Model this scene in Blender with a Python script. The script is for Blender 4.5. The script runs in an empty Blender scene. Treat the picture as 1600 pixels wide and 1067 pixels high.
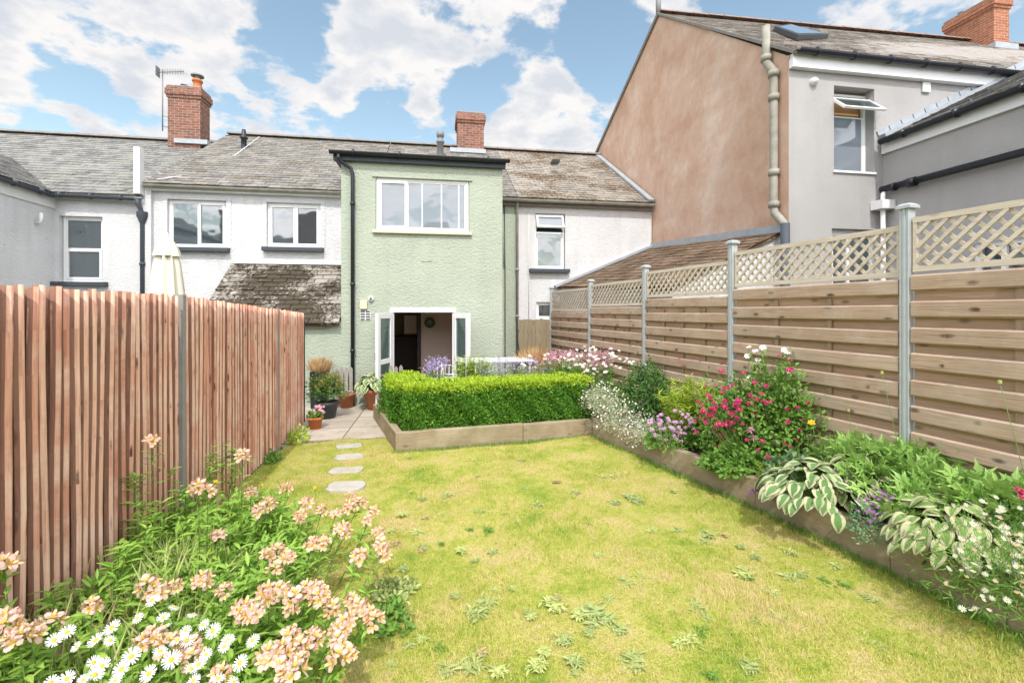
import bpy, math, random
import numpy as np
from math import sin, cos, tan, atan, radians as R, pi
from mathutils import Vector, Matrix
random.seed(7); rng = np.random.default_rng(11)
SC = bpy.context.scene
COL = SC.collection
# ------------------------------------------------------------------ camera, light, exposure
F = 711.0; HOR = 485.0; H = 2.05; TH = R(9.2)          # focal length in photo px, horizon row, eye height, yaw
cam = bpy.data.objects.new('camera', bpy.data.cameras.new('camera')); COL.objects.link(cam)
cam.location = (0, 0, H); cam.rotation_euler = (pi/2, 0, -TH)
cam.data.sensor_width = 36; cam.data.lens = F/1600*36; cam.data.shift_y = -48.5/1600
cam.data.clip_start = .05; cam.data.clip_end = 1000
SC.camera = cam
SC.view_settings.view_transform = 'Standard'; SC.view_settings.look = 'None'
SC.view_settings.exposure = 0.62; SC.view_settings.gamma = 1
SUN_EL = R(52); SUN_AZ = R(-5)      # sun behind the camera, a little to its left
sdir = Vector((sin(SUN_AZ)*cos(SUN_EL), -cos(SUN_AZ)*cos(SUN_EL), sin(SUN_EL)))   # towards the sun
sun = bpy.data.objects.new('sun', bpy.data.lights.new('sun', 'SUN')); COL.objects.link(sun)
sun.data.energy = 2.1; sun.data.angle = R(1.2); sun.data.color = (1, .955, .88)
sun.rotation_euler = sdir.to_track_quat('Z', 'Y').to_euler(); sun.location = sdir*30

def pix_dir(u, v):
    lx, lz = (u-800)/F, (HOR-v)/F
    return Vector((lx*cos(TH)+sin(TH), -lx*sin(TH)+cos(TH), lz)).normalized()

world = bpy.data.worlds.new('World'); SC.world = world; world.use_nodes = True
wn, wl = world.node_tree.nodes, world.node_tree.links
wn.clear()
def wnode(t, **kw):
    n = wn.new(t)
    for k, v in kw.items(): setattr(n, k, v)
    return n
def wmath(op, a, b=None, c=None, clamp=False):
    n = wn.new('ShaderNodeMath'); n.operation = op; n.use_clamp = clamp
    for i, x in enumerate((a, b, c)):
        if x is None: continue
        if isinstance(x, (int, float)): n.inputs[i].default_value = x
        else: wl.new(x, n.inputs[i])
    return n.outputs[0]
tc = wnode('ShaderNodeTexCoord'); dirv = tc.outputs['Generated']
sky = wnode('ShaderNodeTexSky', sky_type='NISHITA', sun_disc=False, sun_elevation=SUN_EL, sun_rotation=pi-SUN_AZ)
sky.air_density = 1.25; sky.dust_density = .6; sky.ozone_density = 1.2
sep = wnode('ShaderNodeSeparateXYZ'); wl.new(dirv, sep.inputs[0])
den = wmath('ADD', wmath('MAXIMUM', sep.outputs[2], 0), .22)
cmb = wnode('ShaderNodeCombineXYZ'); wl.new(wmath('DIVIDE', sep.outputs[0], den), cmb.inputs[0]); wl.new(wmath('DIVIDE', sep.outputs[1], den), cmb.inputs[1])
def wnoise(scale, detail, off, rough=.58, src=None):
    m = wnode('ShaderNodeMapping'); m.inputs['Location'].default_value = off; wl.new(src or cmb.outputs[0], m.inputs['Vector'])
    n = wnode('ShaderNodeTexNoise'); n.inputs['Scale'].default_value = scale; n.inputs['Detail'].default_value = detail
    n.inputs['Roughness'].default_value = rough; n.inputs['Distortion'].default_value = .08; wl.new(m.outputs[0], n.inputs['Vector']); return n.outputs[0]
n1 = wnoise(4.6, 12, (2.3, 7.2, 0), .58); n2 = wnoise(4.6, 12, (2.26, 7.13, 0), .58); n3 = wnoise(9, 8, (0, 0, 0), .62)
# cloud masses where the photograph has them: (u, v, angular radius deg, weight)
BL = [(70,150,14,.13),(30,70,6,.10),(200,30,7,.12),(330,20,7,.13),(400,170,9,.15),(600,95,9,.22),(560,60,7,.16),(680,120,6,.13),(700,20,8,.14),(870,170,8,.20),(800,215,8,.12),(860,110,3,.12),
      (270,170,5,.06),(530,165,3,.14),(655,175,2,.12),(1050,6,4,.2),(1000,190,3,.05),(820,30,7,.08),(950,-10,4,.08),
      (450,95,6,-.20),(480,20,5,-.12),(960,90,6,-.26),(930,60,5,-.22),(80,15,4,-.18),(235,75,3,-.06),(150,185,6,-.16),(770,130,5,-.2),(600,170,5,-.2),(610,200,5,-.1),(735,165,4,-.16),
      (1200,-30,9,-.14),(1300,20,8,.04),(1420,20,6,.06),(390,95,3,-.08),(1590,20,5,-.05)]
acc = None
for u, v, rad, w in BL:
    d = pix_dir(u, v)
    dp = wnode('ShaderNodeVectorMath', operation='DOT_PRODUCT'); wl.new(dirv, dp.inputs[0]); dp.inputs[1].default_value = d
    mr = wnode('ShaderNodeMapRange', interpolation_type='SMOOTHSTEP')
    mr.inputs[1].default_value = cos(R(rad)); mr.inputs[2].default_value = cos(R(rad*.25)); mr.inputs[3].default_value = 0; mr.inputs[4].default_value = w
    wl.new(dp.outputs['Value'], mr.inputs[0])
    acc = mr.outputs[0] if acc is None else wmath('ADD', acc, mr.outputs[0])
back = wnode('ShaderNodeMapRange', interpolation_type='SMOOTHSTEP'); wl.new(sep.outputs[1], back.inputs[0])     # unseen extra cloud added overhead and behind as soft fill
back.inputs[1].default_value = .35; back.inputs[2].default_value = -.25; back.inputs[3].default_value = 0; back.inputs[4].default_value = .16
acc = wmath('ADD', acc, back.outputs[0])
dens = wmath('ADD', wmath('ADD', wmath('ADD', wmath('MULTIPLY', n1, 1.35), -.175), wmath('MULTIPLY', acc, .9)), wmath('MULTIPLY', wmath('SUBTRACT', n3, .5), .34))
mask = wnode('ShaderNodeMapRange', interpolation_type='SMOOTHSTEP'); wl.new(dens, mask.inputs[0]); mask.inputs[1].default_value = .50; mask.inputs[2].default_value = .66
shade = wmath('SUBTRACT', n2, n1)                         # lit edges against grey bellies
sh = wmath('ADD', wmath('MULTIPLY', shade, 2.6), wmath('ADD', .62, wmath('MULTIPLY', wmath('SUBTRACT', .66, dens), 1.3)), clamp=True)
cr = wnode('ShaderNodeValToRGB'); wl.new(sh, cr.inputs[0])
cr.color_ramp.elements[0].color = (.46,.485,.53,1); cr.color_ramp.elements[1].color = (.64,.625,.615,1); cr.color_ramp.elements[1].position = .75
e = cr.color_ramp.elements.new(.35); e.color = (.53,.54,.565,1)
skm = wnode('ShaderNodeVectorMath', operation='MULTIPLY'); wl.new(sky.outputs[0], skm.inputs[0]); skm.inputs[1].default_value = (.165, .158, .134)
sdp = wnode('ShaderNodeVectorMath', operation='DOT_PRODUCT'); wl.new(dirv, sdp.inputs[0]); sdp.inputs[1].default_value = sdir
glow = wnode('ShaderNodeMapRange', interpolation_type='SMOOTHSTEP'); wl.new(sdp.outputs['Value'], glow.inputs[0])   # clouds brightened towards the sun, out of view, to add fill light
glow.inputs[1].default_value = -.1; glow.inputs[2].default_value = 1.0; glow.inputs[3].default_value = 1.0; glow.inputs[4].default_value = 4.2
crm = wnode('ShaderNodeVectorMath', operation='SCALE'); wl.new(cr.outputs[0], crm.inputs[0]); wl.new(glow.outputs[0], crm.inputs['Scale'])
mix = wnode('ShaderNodeMix', data_type='RGBA'); wl.new(mask.outputs[0], mix.inputs['Factor']); wl.new(skm.outputs[0], mix.inputs['A']); wl.new(crm.outputs[0], mix.inputs['B'])
bg = wnode('ShaderNodeBackground'); wl.new(mix.outputs['Result'], bg.inputs[0]); bg.inputs[1].default_value = 1.0
out = wnode('ShaderNodeOutputWorld'); wl.new(bg.outputs[0], out.inputs[0])
world.cycles.sampling_method = 'AUTOMATIC' if hasattr(world.cycles, 'sampling_method') else 'AUTOMATIC'

# ------------------------------------------------------------------ photo px -> metres
def XU(u, Y): return Y*tan(atan((u-800)/F)+TH)                    # on a plane of constant Y
def YU(u, X): return X/tan(atan((u-800)/F)+TH)                    # on a plane of constant X
def DEP(X, Y): return X*sin(TH)+Y*cos(TH)
def ZV(v, X, Y): return H+(HOR-v)/F*DEP(X, Y)
def CW(lat, d): return (lat*cos(TH)+d*sin(TH), d*cos(TH)-lat*sin(TH))
def G(u, v, z=0.0):
    d = (H-z)*F/(v-HOR); return CW((u-800)/F*d, d)
def AT(u, d): return CW((u-800)/F*d, d)

# ------------------------------------------------------------------ object helpers
def thing(name, label, cat, loc=(0,0,0), group=None):
    o = bpy.data.objects.new(name, None); COL.objects.link(o); o.location = loc; o.empty_display_size = .1
    o['label'] = label; o['category'] = cat
    if group: o['group'] = group
    return o
def tag(o, label, cat, group=None):
    o['label'] = label; o['category'] = cat
    if group: o['group'] = group
    return o
def wloc(o):
    v = Vector((0,0,0))
    while o is not None: v = v+Vector(o.location); o = o.parent
    return v
def place(name, me, parent, loc, rot=(0,0,0), s=1.0):
    o = bpy.data.objects.new(name, me); COL.objects.link(o); o.parent = parent
    o.location = Vector(loc)-wloc(parent) if parent else Vector(loc)
    if isinstance(rot, (Vector,)): rot = rot.to_track_quat('Z', 'Y').to_euler()
    o.rotation_euler = rot; o.scale = (s,)*3 if isinstance(s, (int, float)) else s
    return o
class MB:
    def __init__(s): s.V=[]; s.n=0; s.L=[]; s.S=[]; s.U=[]; s.M=[]; s.SM=[]
    def face(s, pts, mi=0, sm=False, uv=None):
        P = [Vector(p) for p in pts]; k = len(P)
        if uv is None:
            nrm = Vector((0,0,0))
            for i in range(k):
                a, b = P[i], P[(i+1)%k]; nrm += a.cross(b)
            if nrm.length < 1e-12: return
            nrm.normalize()
            if abs(nrm.z) > .96: uv = [(p.x, p.y) for p in P]
            else:
                t = Vector((-nrm.y, nrm.x, 0)).normalized(); b = nrm.cross(t)
                uv = [(p.dot(t), p.dot(b)) for p in P]
        s.V.append(np.array([tuple(p) for p in P])); s.L.append(np.arange(s.n, s.n+k)); s.n += k
        s.S.append(np.array([k])); s.U.append(np.array(uv, float)); s.M.append(np.array([mi])); s.SM.append(np.array([sm]))
    def box(s, a, b, mi=0, M=None):
        x0,y0,z0 = [min(a[i],b[i]) for i in range(3)]; x1,y1,z1 = [max(a[i],b[i]) for i in range(3)]
        p = [Vector(q) for q in ((x0,y0,z0),(x1,y0,z0),(x1,y1,z0),(x0,y1,z0),(x0,y0,z1),(x1,y0,z1),(x1,y1,z1),(x0,y1,z1))]
        if M is not None: p = [M@q for q in p]
        s.hull8(p, mi)
    def hull8(s, p, mi=0):
        s.shared(p, [(3,2,1,0),(4,5,6,7),(0,1,5,4),(1,2,6,5),(2,3,7,6),(3,0,4,7)], mi)
    def shared(s, p, faces, mi=0, sm=False):                 # shared vertices (one island)
        P = [Vector(q) for q in p]; base = s.n
        s.V.append(np.array([tuple(q) for q in P])); s.n += len(P)
        for f in faces:
            Q = [P[i] for i in f]; nrm = Vector((0,0,0))
            for i in range(len(Q)): nrm += Q[i].cross(Q[(i+1)%len(Q)])
            if nrm.length > 1e-12: nrm.normalize()
            if abs(nrm.z) > .96: uv = [(q.x, q.y) for q in Q]
            else:
                t = Vector((-nrm.y, nrm.x, 0)); t = t.normalized() if t.length > 1e-9 else Vector((1,0,0)); b = nrm.cross(t)
                uv = [(q.dot(t), q.dot(b)) for q in Q]
            s.L.append(np.array(f)+base); s.S.append(np.array([len(f)])); s.U.append(np.array(uv, float)); s.M.append(np.array([mi])); s.SM.append(np.array([sm]))
    def beam(s, a, b, w, h, mi=0, up=(0,0,1)):               # rectangular bar a->b
        a, b = Vector(a), Vector(b); d = (b-a).normalized(); up = Vector(up)
        x = d.cross(up)
        if x.length < 1e-4: x = d.cross(Vector((0,1,0)))
        x.normalize(); z = x.cross(d).normalized(); x *= w/2; z *= h/2
        s.hull8([a-x-z, a+x-z, b+x-z, b-x-z, a-x+z, a+x+z, b+x+z, b-x+z], mi)
    def tube(s, pts, r, seg=8, mi=0, cap=True, sm=True):
        P = [Vector(p) for p in pts]; n = len(P); rr = r if isinstance(r, (list, tuple)) else [r]*n
        ring = []; prev = None
        for i, p in enumerate(P):
            d = ((P[min(i+1,n-1)]-P[max(i-1,0)])).normalized()
            x = prev-d*prev.dot(d) if prev is not None else d.cross(Vector((0,0,1)))
            if x.length < 1e-3: x = d.cross(Vector((0,1,0)))
            x.normalize(); prev = x; y = d.cross(x)
            ring += [p+(x*cos(2*pi*k/seg)+y*sin(2*pi*k/seg))*rr[i] for k in range(seg)]
        f = []
        for i in range(n-1):
            for k in range(seg):
                k2 = (k+1)%seg; f.append((i*seg+k, i*seg+k2, (i+1)*seg+k2, (i+1)*seg+k))
        if cap: f += [tuple(range(seg))[::-1], tuple((n-1)*seg+k for k in range(seg))]
        s.shared(ring, f, mi, sm)
    def lathe(s, prof, c=(0,0,0), seg=20, mi=0, sm=True, sq=0):   # prof [(r,z)...]
        ring = []
        for r, z in prof:
            for k in range(seg):
                a = 2*pi*k/seg; q = 1
                if sq: q = 1/max(abs(cos(a)), abs(sin(a)))**sq
                ring.append((c[0]+r*q*cos(a), c[1]+r*q*sin(a), c[2]+z))
        f = []
        for i in range(len(prof)-1):
            for k in range(seg):
                k2 = (k+1)%seg; f.append((i*seg+k, i*seg+k2, (i+1)*seg+k2, (i+1)*seg+k))
        s.shared(ring, f, mi, sm)
    def inst(s, T, pos, Rm, sc, mi=0, sm=True):              # T=(V,faces(k,4),uv(k,4,2)); pos(N,3) Rm(N,3,3) sc(N,) or (N,3)
        V, Fc, UV = T; N = len(pos)
        if N == 0: return
        sc = np.asarray(sc, float)
        if sc.ndim == 1: sc = sc[:, None]
        loc = V[None]*sc[:, None, :]
        W = np.einsum('nij,nvj->nvi', Rm, loc)+pos[:, None, :]
        nv = len(V); k = Fc.shape[1]
        idx = (np.arange(N)[:, None, None]*nv+Fc[None]).reshape(-1)+s.n
        s.V.append(W.reshape(-1, 3)); s.L.append(idx); s.n += N*nv
        nf = N*len(Fc); s.S.append(np.full(nf, k)); s.U.append(np.tile(UV.reshape(-1, 2), (N, 1)))
        s.M.append(np.full(nf, mi)); s.SM.append(np.full(nf, sm))
    def mesh(s, name, mats, off=(0,0,0)):
        me = bpy.data.meshes.new(name)
        V = np.concatenate(s.V)-np.array(off)[None]; L = np.concatenate(s.L); S = np.concatenate(s.S)
        me.vertices.add(len(V)); me.vertices.foreach_set('co', V.astype(np.float32).ravel())
        me.loops.add(len(L)); me.loops.foreach_set('vertex_index', L.astype(np.int32))
        me.polygons.add(len(S)); st = np.concatenate(([0], np.cumsum(S)[:-1]))
        me.polygons.foreach_set('loop_start', st.astype(np.int32)); me.polygons.foreach_set('loop_total', S.astype(np.int32))
        me.polygons.foreach_set('material_index', np.concatenate(s.M).astype(np.int32))
        me.polygons.foreach_set('use_smooth', np.concatenate(s.SM).astype(bool))
        uvl = me.uv_layers.new(name='UVMap'); uvl.data.foreach_set('uv', np.concatenate(s.U).astype(np.float32).ravel())
        for m in (mats if isinstance(mats, (list, tuple)) else [mats]): me.materials.append(m)
        me.update(calc_edges=True); me.validate()
        return me
    def build(s, name, mats, parent=None, off=None, bevel=0):
        o = bpy.data.objects.new(name, s.mesh(name, mats, off if off is not None else (wloc(parent) if parent else (0,0,0))))
        COL.objects.link(o); o.parent = parent
        if bevel:
            b = o.modifiers.new('bevel', 'BEVEL'); b.width = bevel; b.segments = 2; b.limit_method = 'ANGLE'
        return o
def struct(name, mb, mats, kind='structure'):
    o = mb.build(name, mats); o['kind'] = kind; return o

# ------------------------------------------------------------------ materials
class Mat:
    def __init__(s, name, rough=.8, spec=.3):
        s.m = bpy.data.materials.new(name); s.m.use_nodes = True; s.n = s.m.node_tree.nodes; s.l = s.m.node_tree.links
        s.b = s.n['Principled BSDF']; s.b.inputs['Roughness'].default_value = rough; s.b.inputs['Specular IOR Level'].default_value = spec
        s.tc = s.n.new('ShaderNodeTexCoord')
    def vec(s, src='Object', scale=(1,1,1)):
        m = s.n.new('ShaderNodeMapping'); m.inputs['Scale'].default_value = scale; s.l.new(s.tc.outputs[src], m.inputs['Vector']); return m.outputs[0]
    def noise(s, scale, detail=4, src='Object', vs=(1,1,1), rough=.55, dist=0):
        n = s.n.new('ShaderNodeTexNoise'); n.inputs['Scale'].default_value = scale; n.inputs['Detail'].default_value = detail
        n.inputs['Roughness'].default_value = rough; n.inputs['Distortion'].default_value = dist
        s.l.new(s.vec(src, vs), n.inputs['Vector']); return n.outputs[0]
    def ramp(s, fac, stops, interp='LINEAR'):
        r = s.n.new('ShaderNodeValToRGB'); s.l.new(fac, r.inputs[0]); cr = r.color_ramp; cr.interpolation = interp
        while len(cr.elements) < len(stops): cr.elements.new(.5)
        for e, (p, c) in zip(cr.elements, stops):
            e.position = p; e.color = (c, c, c, 1) if isinstance(c, (int, float)) else (*c, 1)
        return r.outputs[0]
    def mix(s, fac, a, b, mode='MIX'):
        m = s.n.new('ShaderNodeMix'); m.data_type = 'RGBA'; m.blend_type = mode
        for x, k in ((fac, 'Factor'), (a, 'A'), (b, 'B')):
            i = m.inputs[k] if k != 'Factor' else m.inputs[0]
            if isinstance(x, (int, float)): i.default_value = x if k == 'Factor' else (x, x, x, 1)
            elif isinstance(x, tuple): i.default_value = (*x, 1)
            else: s.l.new(x, i)
        return m.outputs['Result']
    def math(s, op, a, b=0.0, clamp=False):
        m = s.n.new('ShaderNodeMath'); m.operation = op; m.use_clamp = clamp
        for i, x in enumerate((a, b)):
            if isinstance(x, (int, float)): m.inputs[i].default_value = x
            else: s.l.new(x, m.inputs[i])
        return m.outputs[0]
    def island(s): return s.n.new('ShaderNodeNewGeometry').outputs['Random Per Island']
    def objrand(s): return s.n.new('ShaderNodeObjectInfo').outputs['Random']
    def color(s, c):
        if isinstance(c, tuple): s.b.inputs['Base Color'].default_value = (*c, 1)
        else: s.l.new(c, s.b.inputs['Base Color'])
        return s
    def bump(s, h, dist=.01, strength=1):
        b = s.n.new('ShaderNodeBump'); b.inputs['Distance'].default_value = dist; b.inputs['Strength'].default_value = strength
        s.l.new(h, b.inputs['Height']); s.l.new(b.outputs[0], s.b.inputs['Normal']); return s
    def sepuv(s):
        q = s.n.new('ShaderNodeSeparateXYZ'); s.l.new(s.tc.outputs['UV'], q.inputs[0]); return q.outputs
def plain(name, c, rough=.6, var=.12, sc=8, spec=.4, metal=0, bumpd=0):
    m = Mat(name, rough, spec); f = m.noise(sc, 5)
    m.color(m.mix(f, tuple(x*(1-var) for x in c), tuple(min(1, x*(1+var)) for x in c))); m.b.inputs['Metallic'].default_value = metal
    if bumpd: m.bump(m.noise(sc*6, 4), bumpd)
    return m.m
def roughcast(name, c, dirt, grain=16, d=.02, amt=.35, big=1.2):
    m = Mat(name, .92, .15); run = None
    a = m.noise(big, 6, dist=.4); st = m.noise(1.1, 5, vs=(3.2, 3.2, .35)); fine = m.noise(90, 3)
    base = m.mix(m.ramp(a, [(.35, 0), (.7, 1)]), tuple(x*.93 for x in c), tuple(min(1, x*1.05) for x in c))
    base = m.mix(m.math('MULTIPLY', m.ramp(st, [(.5, 0), (.75, 1)]), amt), base, dirt)
    base = m.mix(m.math('MULTIPLY', m.ramp(fine, [(.55, 0), (.75, 1)]), amt*.6), base, dirt)
    m.color(base)
    v = m.n.new('ShaderNodeTexVoronoi'); v.feature = 'SMOOTH_F1'; v.inputs['Scale'].default_value = grain*.9; v.inputs['Smoothness'].default_value = .6
    w = m.n.new('ShaderNodeVectorMath'); w.operation = 'ADD'; m.l.new(m.vec('Object', (1, 1, 1.5)), w.inputs[0])
    nn = m.n.new('ShaderNodeTexNoise'); nn.inputs['Scale'].default_value = grain*.5; nn.inputs['Detail'].default_value = 3; m.l.new(m.tc.outputs['Object'], nn.inputs['Vector'])
    vs = m.n.new('ShaderNodeVectorMath'); vs.operation = 'SCALE'; vs.inputs['Scale'].default_value = .12; m.l.new(nn.outputs['Color'], vs.inputs[0]); m.l.new(vs.outputs[0], w.inputs[1])
    m.l.new(w.outputs[0], v.inputs['Vector'])
    h = m.math('ADD', m.math('MULTIPLY', v.outputs['Distance'], -.8), m.math('MULTIPLY', m.noise(grain*2.2, 5), 1.0))
    return m.bump(h, d).m
def slate(name, cs, moss=None, mossamt=.5, lich=(.42,.40,.33), mscale=2.2):
    m = Mat(name, .78, .35); i = m.island()
    c = m.ramp(i, [(0, cs[0]), (.45, cs[1]), (1, cs[2])])
    f = m.noise(9, 7, rough=.7); c = m.mix(m.math('MULTIPLY', m.ramp(f, [(.5, 0), (.68, 1)]), .55), c, lich)
    f2 = m.noise(28, 4, rough=.7); c = m.mix(m.math('MULTIPLY', m.ramp(f2, [(.55, 0), (.66, 1)]), .4), c, tuple(x*.45 for x in cs[1]))
    if moss:
        g = m.math('MULTIPLY', m.noise(mscale, 3), m.math('MULTIPLY', m.noise(16, 5, rough=.75), 2.0))
        c = m.mix(m.ramp(g, [(.62-.3*mossamt, 0), (.70-.3*mossamt, 1)]), c, moss)
    m.color(c); return m.bump(m.noise(40, 5), .006).m
def brick(name, c1, c2, mortar, bump=.008):
    m = Mat(name, .88, .2); t = m.n.new('ShaderNodeTexBrick'); m.l.new(m.tc.outputs['UV'], t.inputs['Vector'])
    t.inputs['Color1'].default_value = (*c1, 1); t.inputs['Color2'].default_value = (*c2, 1); t.inputs['Mortar'].default_value = (*mortar, 1)
    t.inputs['Scale'].default_value = 1; t.inputs['Brick Width'].default_value = .225; t.inputs['Row Height'].default_value = .075; t.inputs['Mortar Size'].default_value = .006
    n = m.noise(6, 6, rough=.7); c = m.mix(m.math('MULTIPLY', m.ramp(n, [(.45, 0), (.75, 1)]), .5), t.outputs[0], tuple(x*.4 for x in c2))
    m.color(c); return m.bump(m.math('SUBTRACT', m.noise(60, 4), m.math('MULTIPLY', t.outputs['Fac'], 1.4)), bump).m
def wood(name, c1, c2, dark, along='u', grain=3.0, knots=.5, rough=.8, weather=None, green=None):
    m = Mat(name, rough, .25)
    sc = (1.2, 26, 26) if along == 'u' else (26, 1.2, 26)
    off = m.n.new('ShaderNodeVectorMath'); off.operation = 'ADD'; m.l.new(m.tc.outputs['UV'], off.inputs[0])
    cb = m.n.new('ShaderNodeCombineXYZ'); isl = m.island(); m.l.new(m.math('MULTIPLY', isl, 37.0), cb.inputs[0]); m.l.new(m.math('MULTIPLY', isl, 91.0), cb.inputs[1]); m.l.new(cb.outputs[0], off.inputs[1])
    mp = m.n.new('ShaderNodeMapping'); mp.inputs['Scale'].default_value = sc; m.l.new(off.outputs[0], mp.inputs['Vector'])
    g = m.n.new('ShaderNodeTexNoise'); g.inputs['Scale'].default_value = grain; g.inputs['Detail'].default_value = 6; g.inputs['Distortion'].default_value = 1.2; m.l.new(mp.outputs[0], g.inputs['Vector'])
    c = m.mix(isl, c1, c2)
    c = m.mix(m.math('MULTIPLY', m.ramp(g.outputs[0], [(.42, 0), (.72, 1)]), .6), c, dark)
    if knots:
        k = m.n.new('ShaderNodeMapping'); k.inputs['Scale'].default_value = (3, 6.5, 1) if along == 'u' else (9, 2.6, 1); m.l.new(off.outputs[0], k.inputs['Vector'])
        v = m.n.new('ShaderNodeTexVoronoi'); v.voronoi_dimensions = '2D'; v.inputs['Scale'].default_value = .62; v.inputs['Randomness'].default_value = 1; m.l.new(k.outputs[0], v.inputs['Vector'])
        c = m.mix(m.math('MULTIPLY', m.ramp(v.outputs['Distance'], [(.04, 1), (.10, 0)]), knots), c, tuple(x*.35 for x in dark))
    if weather:
        w = m.noise(2.6, 6, rough=.65); c = m.mix(m.math('MULTIPLY', m.ramp(w, [(.45, 0), (.68, 1)]), .65), c, weather)
    if green:
        w = m.noise(1.7, 6, rough=.7, vs=(1,1,1.6)); c = m.mix(m.math('MULTIPLY', m.ramp(w, [(.5, 0), (.7, 1)]), .55), c, green)
    m.color(c); return m.bump(g.outputs[0], .004).m
def leafm(name, c1, c2, trans=.3, rough=.55, tip=None, spec=.35, vein=True):
    m = Mat(name, rough, spec); c = m.mix(m.island(), c1, c2)
    q = m.sepuv()
    if vein: c = m.mix(m.ramp(m.math('ABSOLUTE', m.math('SUBTRACT', q[0], .5)), [(.02, .45), (.07, 0)]), c, tuple(min(1, x*1.7) for x in c2))
    if tip: c = m.mix(m.ramp(q[1], [(.35, 0), (.95, 1)]), c, tip)
    m.color(c)
    if trans:
        t = m.n.new('ShaderNodeBsdfTranslucent'); (m.l.new(c, t.inputs[0]))
        x = m.n.new('ShaderNodeMixShader'); x.inputs[0].default_value = trans
        m.l.new(m.b.outputs[0], x.inputs[1]); m.l.new(t.outputs[0], x.inputs[2]); m.l.new(x.outputs[0], m.n['Material Output'].inputs[0])
    return m.m
def glass(name, c=(.035,.045,.055), ior=2.1, blend=None):
    m = Mat(name, .03, .5); m.b.inputs['IOR'].default_value = ior
    m.color(m.mix(m.noise(.9, 3), c, tuple(x*1.5 for x in c))); m.bump(m.noise(1.5, 2), .004)
    if blend is not None:
        t = m.n.new('ShaderNodeBsdfTransparent'); t.inputs[0].default_value = (.82,.9,.9,1); x = m.n.new('ShaderNodeMixShader'); x.inputs[0].default_value = blend
        m.l.new(t.outputs[0], x.inputs[1]); m.l.new(m.b.outputs[0], x.inputs[2]); m.l.new(x.outputs[0], m.n['Material Output'].inputs[0])
    return m.m

M_white = roughcast('white_roughcast', (.635,.635,.65), (.46,.45,.43), 19, .013, .4)
M_white2 = roughcast('white_roughcast_fine', (.635,.635,.65), (.46,.45,.43), 24, .010, .4)
M_green = roughcast('green_roughcast', (.405,.445,.365), (.30,.335,.28), 19, .013, .35)
m = Mat('brown_cement_render', .95, .1)
a = m.noise(.75, 9, rough=.66, dist=.25); b = m.noise(3.2, 7, rough=.72, vs=(1,1,.8))
f = m.math('ADD', m.math('MULTIPLY', a, .62), m.math('MULTIPLY', b, .38))
c = m.ramp(f, [(.38, (.50,.31,.22)), (.47, (.56,.375,.28)), (.54, (.60,.43,.335)), (.64, (.67,.54,.45))])
mp = m.n.new('ShaderNodeMapping'); mp.inputs['Rotation'].default_value = (R(28),0,0); mp.inputs['Scale'].default_value = (1,.22,1.6); m.l.new(m.tc.outputs['Object'], mp.inputs[0])
dn = m.n.new('ShaderNodeTexNoise'); dn.inputs['Scale'].default_value = 1.1; dn.inputs['Detail'].default_value = 6; m.l.new(mp.outputs[0], dn.inputs['Vector'])
c = m.mix(m.math('MULTIPLY', m.ramp(dn.outputs[0], [(.50, 0), (.62, 1)]), .38), c, (.47,.28,.195))
c = m.mix(m.math('MULTIPLY', m.ramp(m.noise(42, 5, rough=.8), [(.46, 0), (.72, 1)]), .42), c, (.44,.29,.21))
m.color(c); m.bump(m.noise(55, 5, rough=.7), .010); M_brown = m.m
M_grey = roughcast('grey_pebble_render', (.42,.405,.40), (.33,.32,.31), 55, .006, .3)
M_slateg = slate('grey_lichened_slate', ((.125,.118,.11),(.185,.172,.157),(.25,.228,.205)), (.17,.14,.10), .08)
M_slatet = slate('warm_grey_slate', ((.22,.20,.185),(.28,.255,.235),(.34,.31,.28)), (.20,.14,.10), .15)
M_slated = slate('blue_grey_slate', ((.115,.113,.112),(.175,.17,.166),(.24,.23,.22)), (.24,.235,.20), .25)
M_slatem = slate('mossy_slate', ((.23,.21,.185),(.30,.27,.235),(.36,.325,.28)), (.055,.042,.026), .68, mscale=1.4)
M_slatee = slate('rust_mossed_slate', ((.20,.175,.15),(.27,.24,.205),(.34,.30,.26)), (.13,.085,.045), .36, mscale=.9)
M_slatek = slate('dark_slate', ((.10,.10,.11),(.15,.148,.15),(.21,.20,.195)), (.12,.10,.07), .25)
M_brownroof = slate('brown_mossed_roof', ((.13,.085,.055),(.17,.115,.075),(.22,.15,.10)), (.09,.055,.03), .5, (.2,.16,.1))
M_brick = brick('weathered_brick', (.32,.13,.09), (.17,.085,.065), (.42,.36,.30))
M_brickb = brick('orange_brick', (.44,.16,.085), (.31,.11,.06), (.50,.40,.32))
M_lead = plain('lead_flashing', (.36,.39,.42), .6, .25, 5, .4, .2)
M_black = plain('black_plastic', (.018,.02,.026), .35, .2)
M_navy = plain('slate_blue_paint', (.055,.065,.08), .6, .2)
M_upvc = plain('white_upvc', (.80,.80,.81), .3, .03)
M_fascia = plain('white_fascia_paint', (.68,.68,.67), .55, .1)
M_glass = glass('window_glass', (.035,.05,.06), 2.7); M_glassL = glass('bright_window_glass', (.16,.18,.21), 1.9); M_dglass = glass('door_glass', (.05,.07,.07), 1.8, .45)
M_clay = plain('terracotta', (.42,.17,.085), .8, .18, 9, .2, 0, .002)
M_clayo = plain('orange_terracotta', (.50,.16,.06), .75, .15, 9)
M_pot = plain('dark_glazed_pot', (.055,.06,.068), .45, .25, 12)
M_ridge = plain('ridge_tile', (.22,.20,.185), .85, .3, 6, .2, 0, .004)
M_redridge = plain('red_ridge_tile', (.27,.185,.15), .85, .3, 6, .2, 0, .004)
M_pipe = plain('weathered_grey_pipe', (.30,.285,.24), .75, .6, 5, .3, 0, .004)
M_galv = plain('galvanised_post', (.46,.49,.50), .5, .15, 14, .5, .25)
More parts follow.
